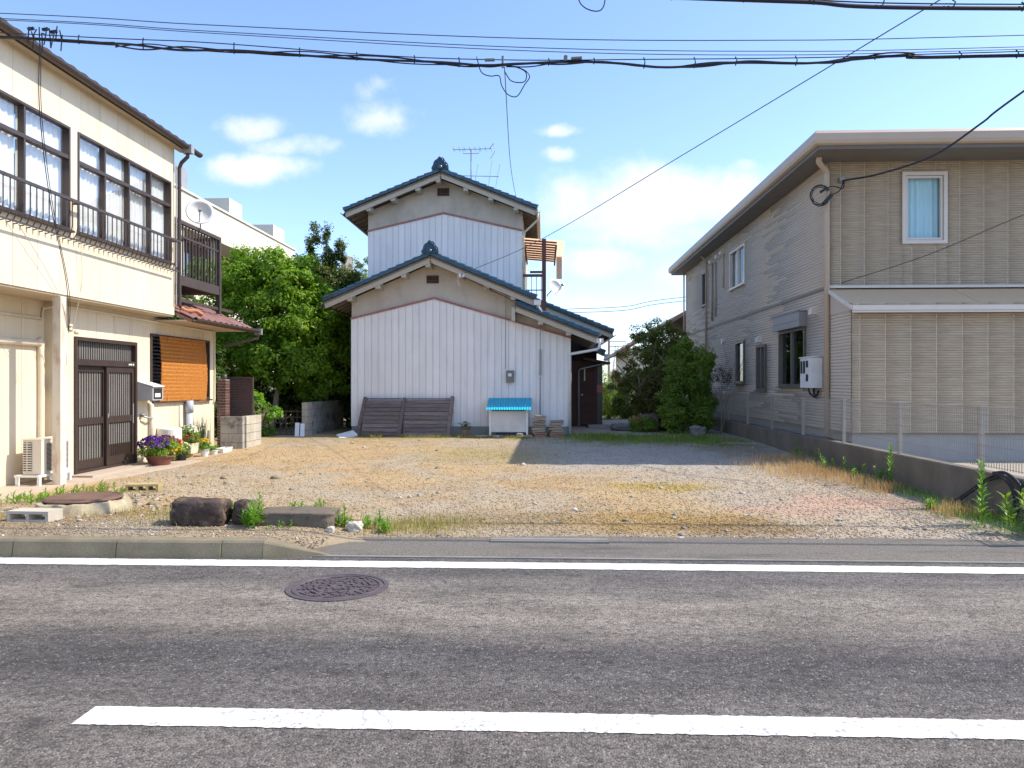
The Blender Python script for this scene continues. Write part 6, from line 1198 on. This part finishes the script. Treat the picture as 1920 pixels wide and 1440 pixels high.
b = MB()
for s in range(14): a = s * 1.7; b.tube([(-5.9 + .03 * s, YW + .05 * math.sin(a), 5.40 + .10 * math.sin(s * 2.3)), (-5.86 + .03 * s, YW - .04, 5.52 + .05 * math.cos(a))], .007, 5)
for dx, dz in ((-.05, .06), (.12, .05), (.22, .02)): b.bar((-5.85 + dx, YW, 5.50 + dz), (-5.78 + dx, YW, 5.51 + dz), .028, .028)
b.build('line_fitting', M_wire, bn)
b = MB(); b.tube(spline([(-.75, YW, 5.15), (-.70, YW, 4.98), (-.60, YW, 4.93), (-.50, YW, 4.93), (-.47, YW, 4.82), (-.40, YW, 4.72), (-.30, YW, 4.70), (-.22, YW, 4.82), (-.16, YW, 4.92), (-.24, YW, 5.0), (-.42, YW, 5.05)], 7), .006, 5); b.tube(spline([(-.42, YW, 5.03), (-.30, YW, 5.02), (-.20, YW, 4.96), (-.22, YW, 4.86), (-.36, YW, 4.87), (-.44, YW, 4.98)], 7), .006, 5); b.each('loose_loop', M_wire, bn)
tb = thing('cable_bundle', 'upper pair of thick black cables at the top right of the sky', 'cable', (2, 7.4, 5.4))
for (pts, r) in (([(.3, 7.4, 5.36), (1.0, 7.4, 5.315), (2.5, 7.4, 5.23), (4.6, 7.4, 5.12), (16, 7.4, 4.9)], .020), ([(.3, 7.4, 5.45), (2.0, 7.4, 5.32), (4.6, 7.4, 5.16), (16, 7.4, 5.0)], .007), ([(-12, 7.4, 6.2), (-4, 7.4, 5.72), (.3, 7.4, 5.40)], .016)):
    b = MB(); b.tube(spline(pts, 12), r, 6); b.build('cable', M_wire, tb, smooth=True)
for xx in (1.25, 1.95, 2.62, 3.28, 3.95, 4.6): b = MB(); zz = 5.315 - (xx - 1) * .0545; b.tube([(xx, 7.4, zz - .03), (xx + .01, 7.37, zz + .03), (xx, 7.4, zz + .06)], .007, 5); b.build('hanger', M_wire, tb)
wire('loose curl of cable dangling at the top edge of the sky', [(.31, 7.4, 5.42), (.36, 7.4, 5.26), (.46, 7.4, 5.19), (.56, 7.4, 5.19), (.60, 7.4, 5.28), (.59, 7.4, 5.42)], .006, n=8)
wire('thin drop line running from the bundle down to the upper white roof', [(-.44, YW, 5.03), (-.62, 14, 5.55), (-.75, 21.3, 6.62)], .006, M_wireb)
wire('long straight service line crossing the sky down to the lower white gable', [(4.05, 7.4, 5.35), (2.2, 11, 4.95), (-.1, 15.6, 4.50), (-2.15, 19.38, 4.36)], .0065, M_wireb)
wire('thick twisted service cable reaching the taupe house from the right', [(11.5, 12.0, 8.9), (8.15, 13.05, 6.48), (7.61, 13.35, 6.04), (7.0, 13.75, 5.61), (6.32, 14.35, 5.46), (5.87, 14.95, 5.5)], .02, sides=6)
wire('thin lower line reaching the taupe house above its lean-to roof', [(11, 8.5, 5.15), (8.4, 12.0, 4.48), (7.0, 13.9, 3.86), (5.88, 15.05, 3.50)], .007)
wire('left of the two thin wires hanging down the cream house front', [(-5.80, 8.35, 5.45), (-6.25, 9.0, 4.9), (-6.6, 9.7, 4.0), (-6.86, 10.45, 2.95), (-6.97, 10.66, 2.3)], .006); wire('right of the two thin wires hanging down the cream house front', [(-5.79, 8.36, 5.44), (-6.22, 9.0, 4.8), (-6.55, 9.7, 3.85), (-6.84, 10.48, 2.85), (-7.0, 10.72, 2.25)], .005)
wire('slack white wire from the railing down to the entrance corner', [(-6.9, 10.85, 3.62), (-6.95, 10.95, 3.0), (-7.2, 11.1, 2.3)], .005, M_pvc)
wire('upper of two far lines seen in the gap above the right shrubs', [(1.8, 60, 7.5), (6.5, 60, 7.7), (11.0, 60, 8.4), (30, 60, 10)], .025, M_wireb); wire('lower of two far lines seen in the gap above the right shrubs', [(1.8, 60, 7.2), (6.5, 60, 7.4), (11.0, 60, 8.1), (30, 60, 9.7)], .025, M_wireb)
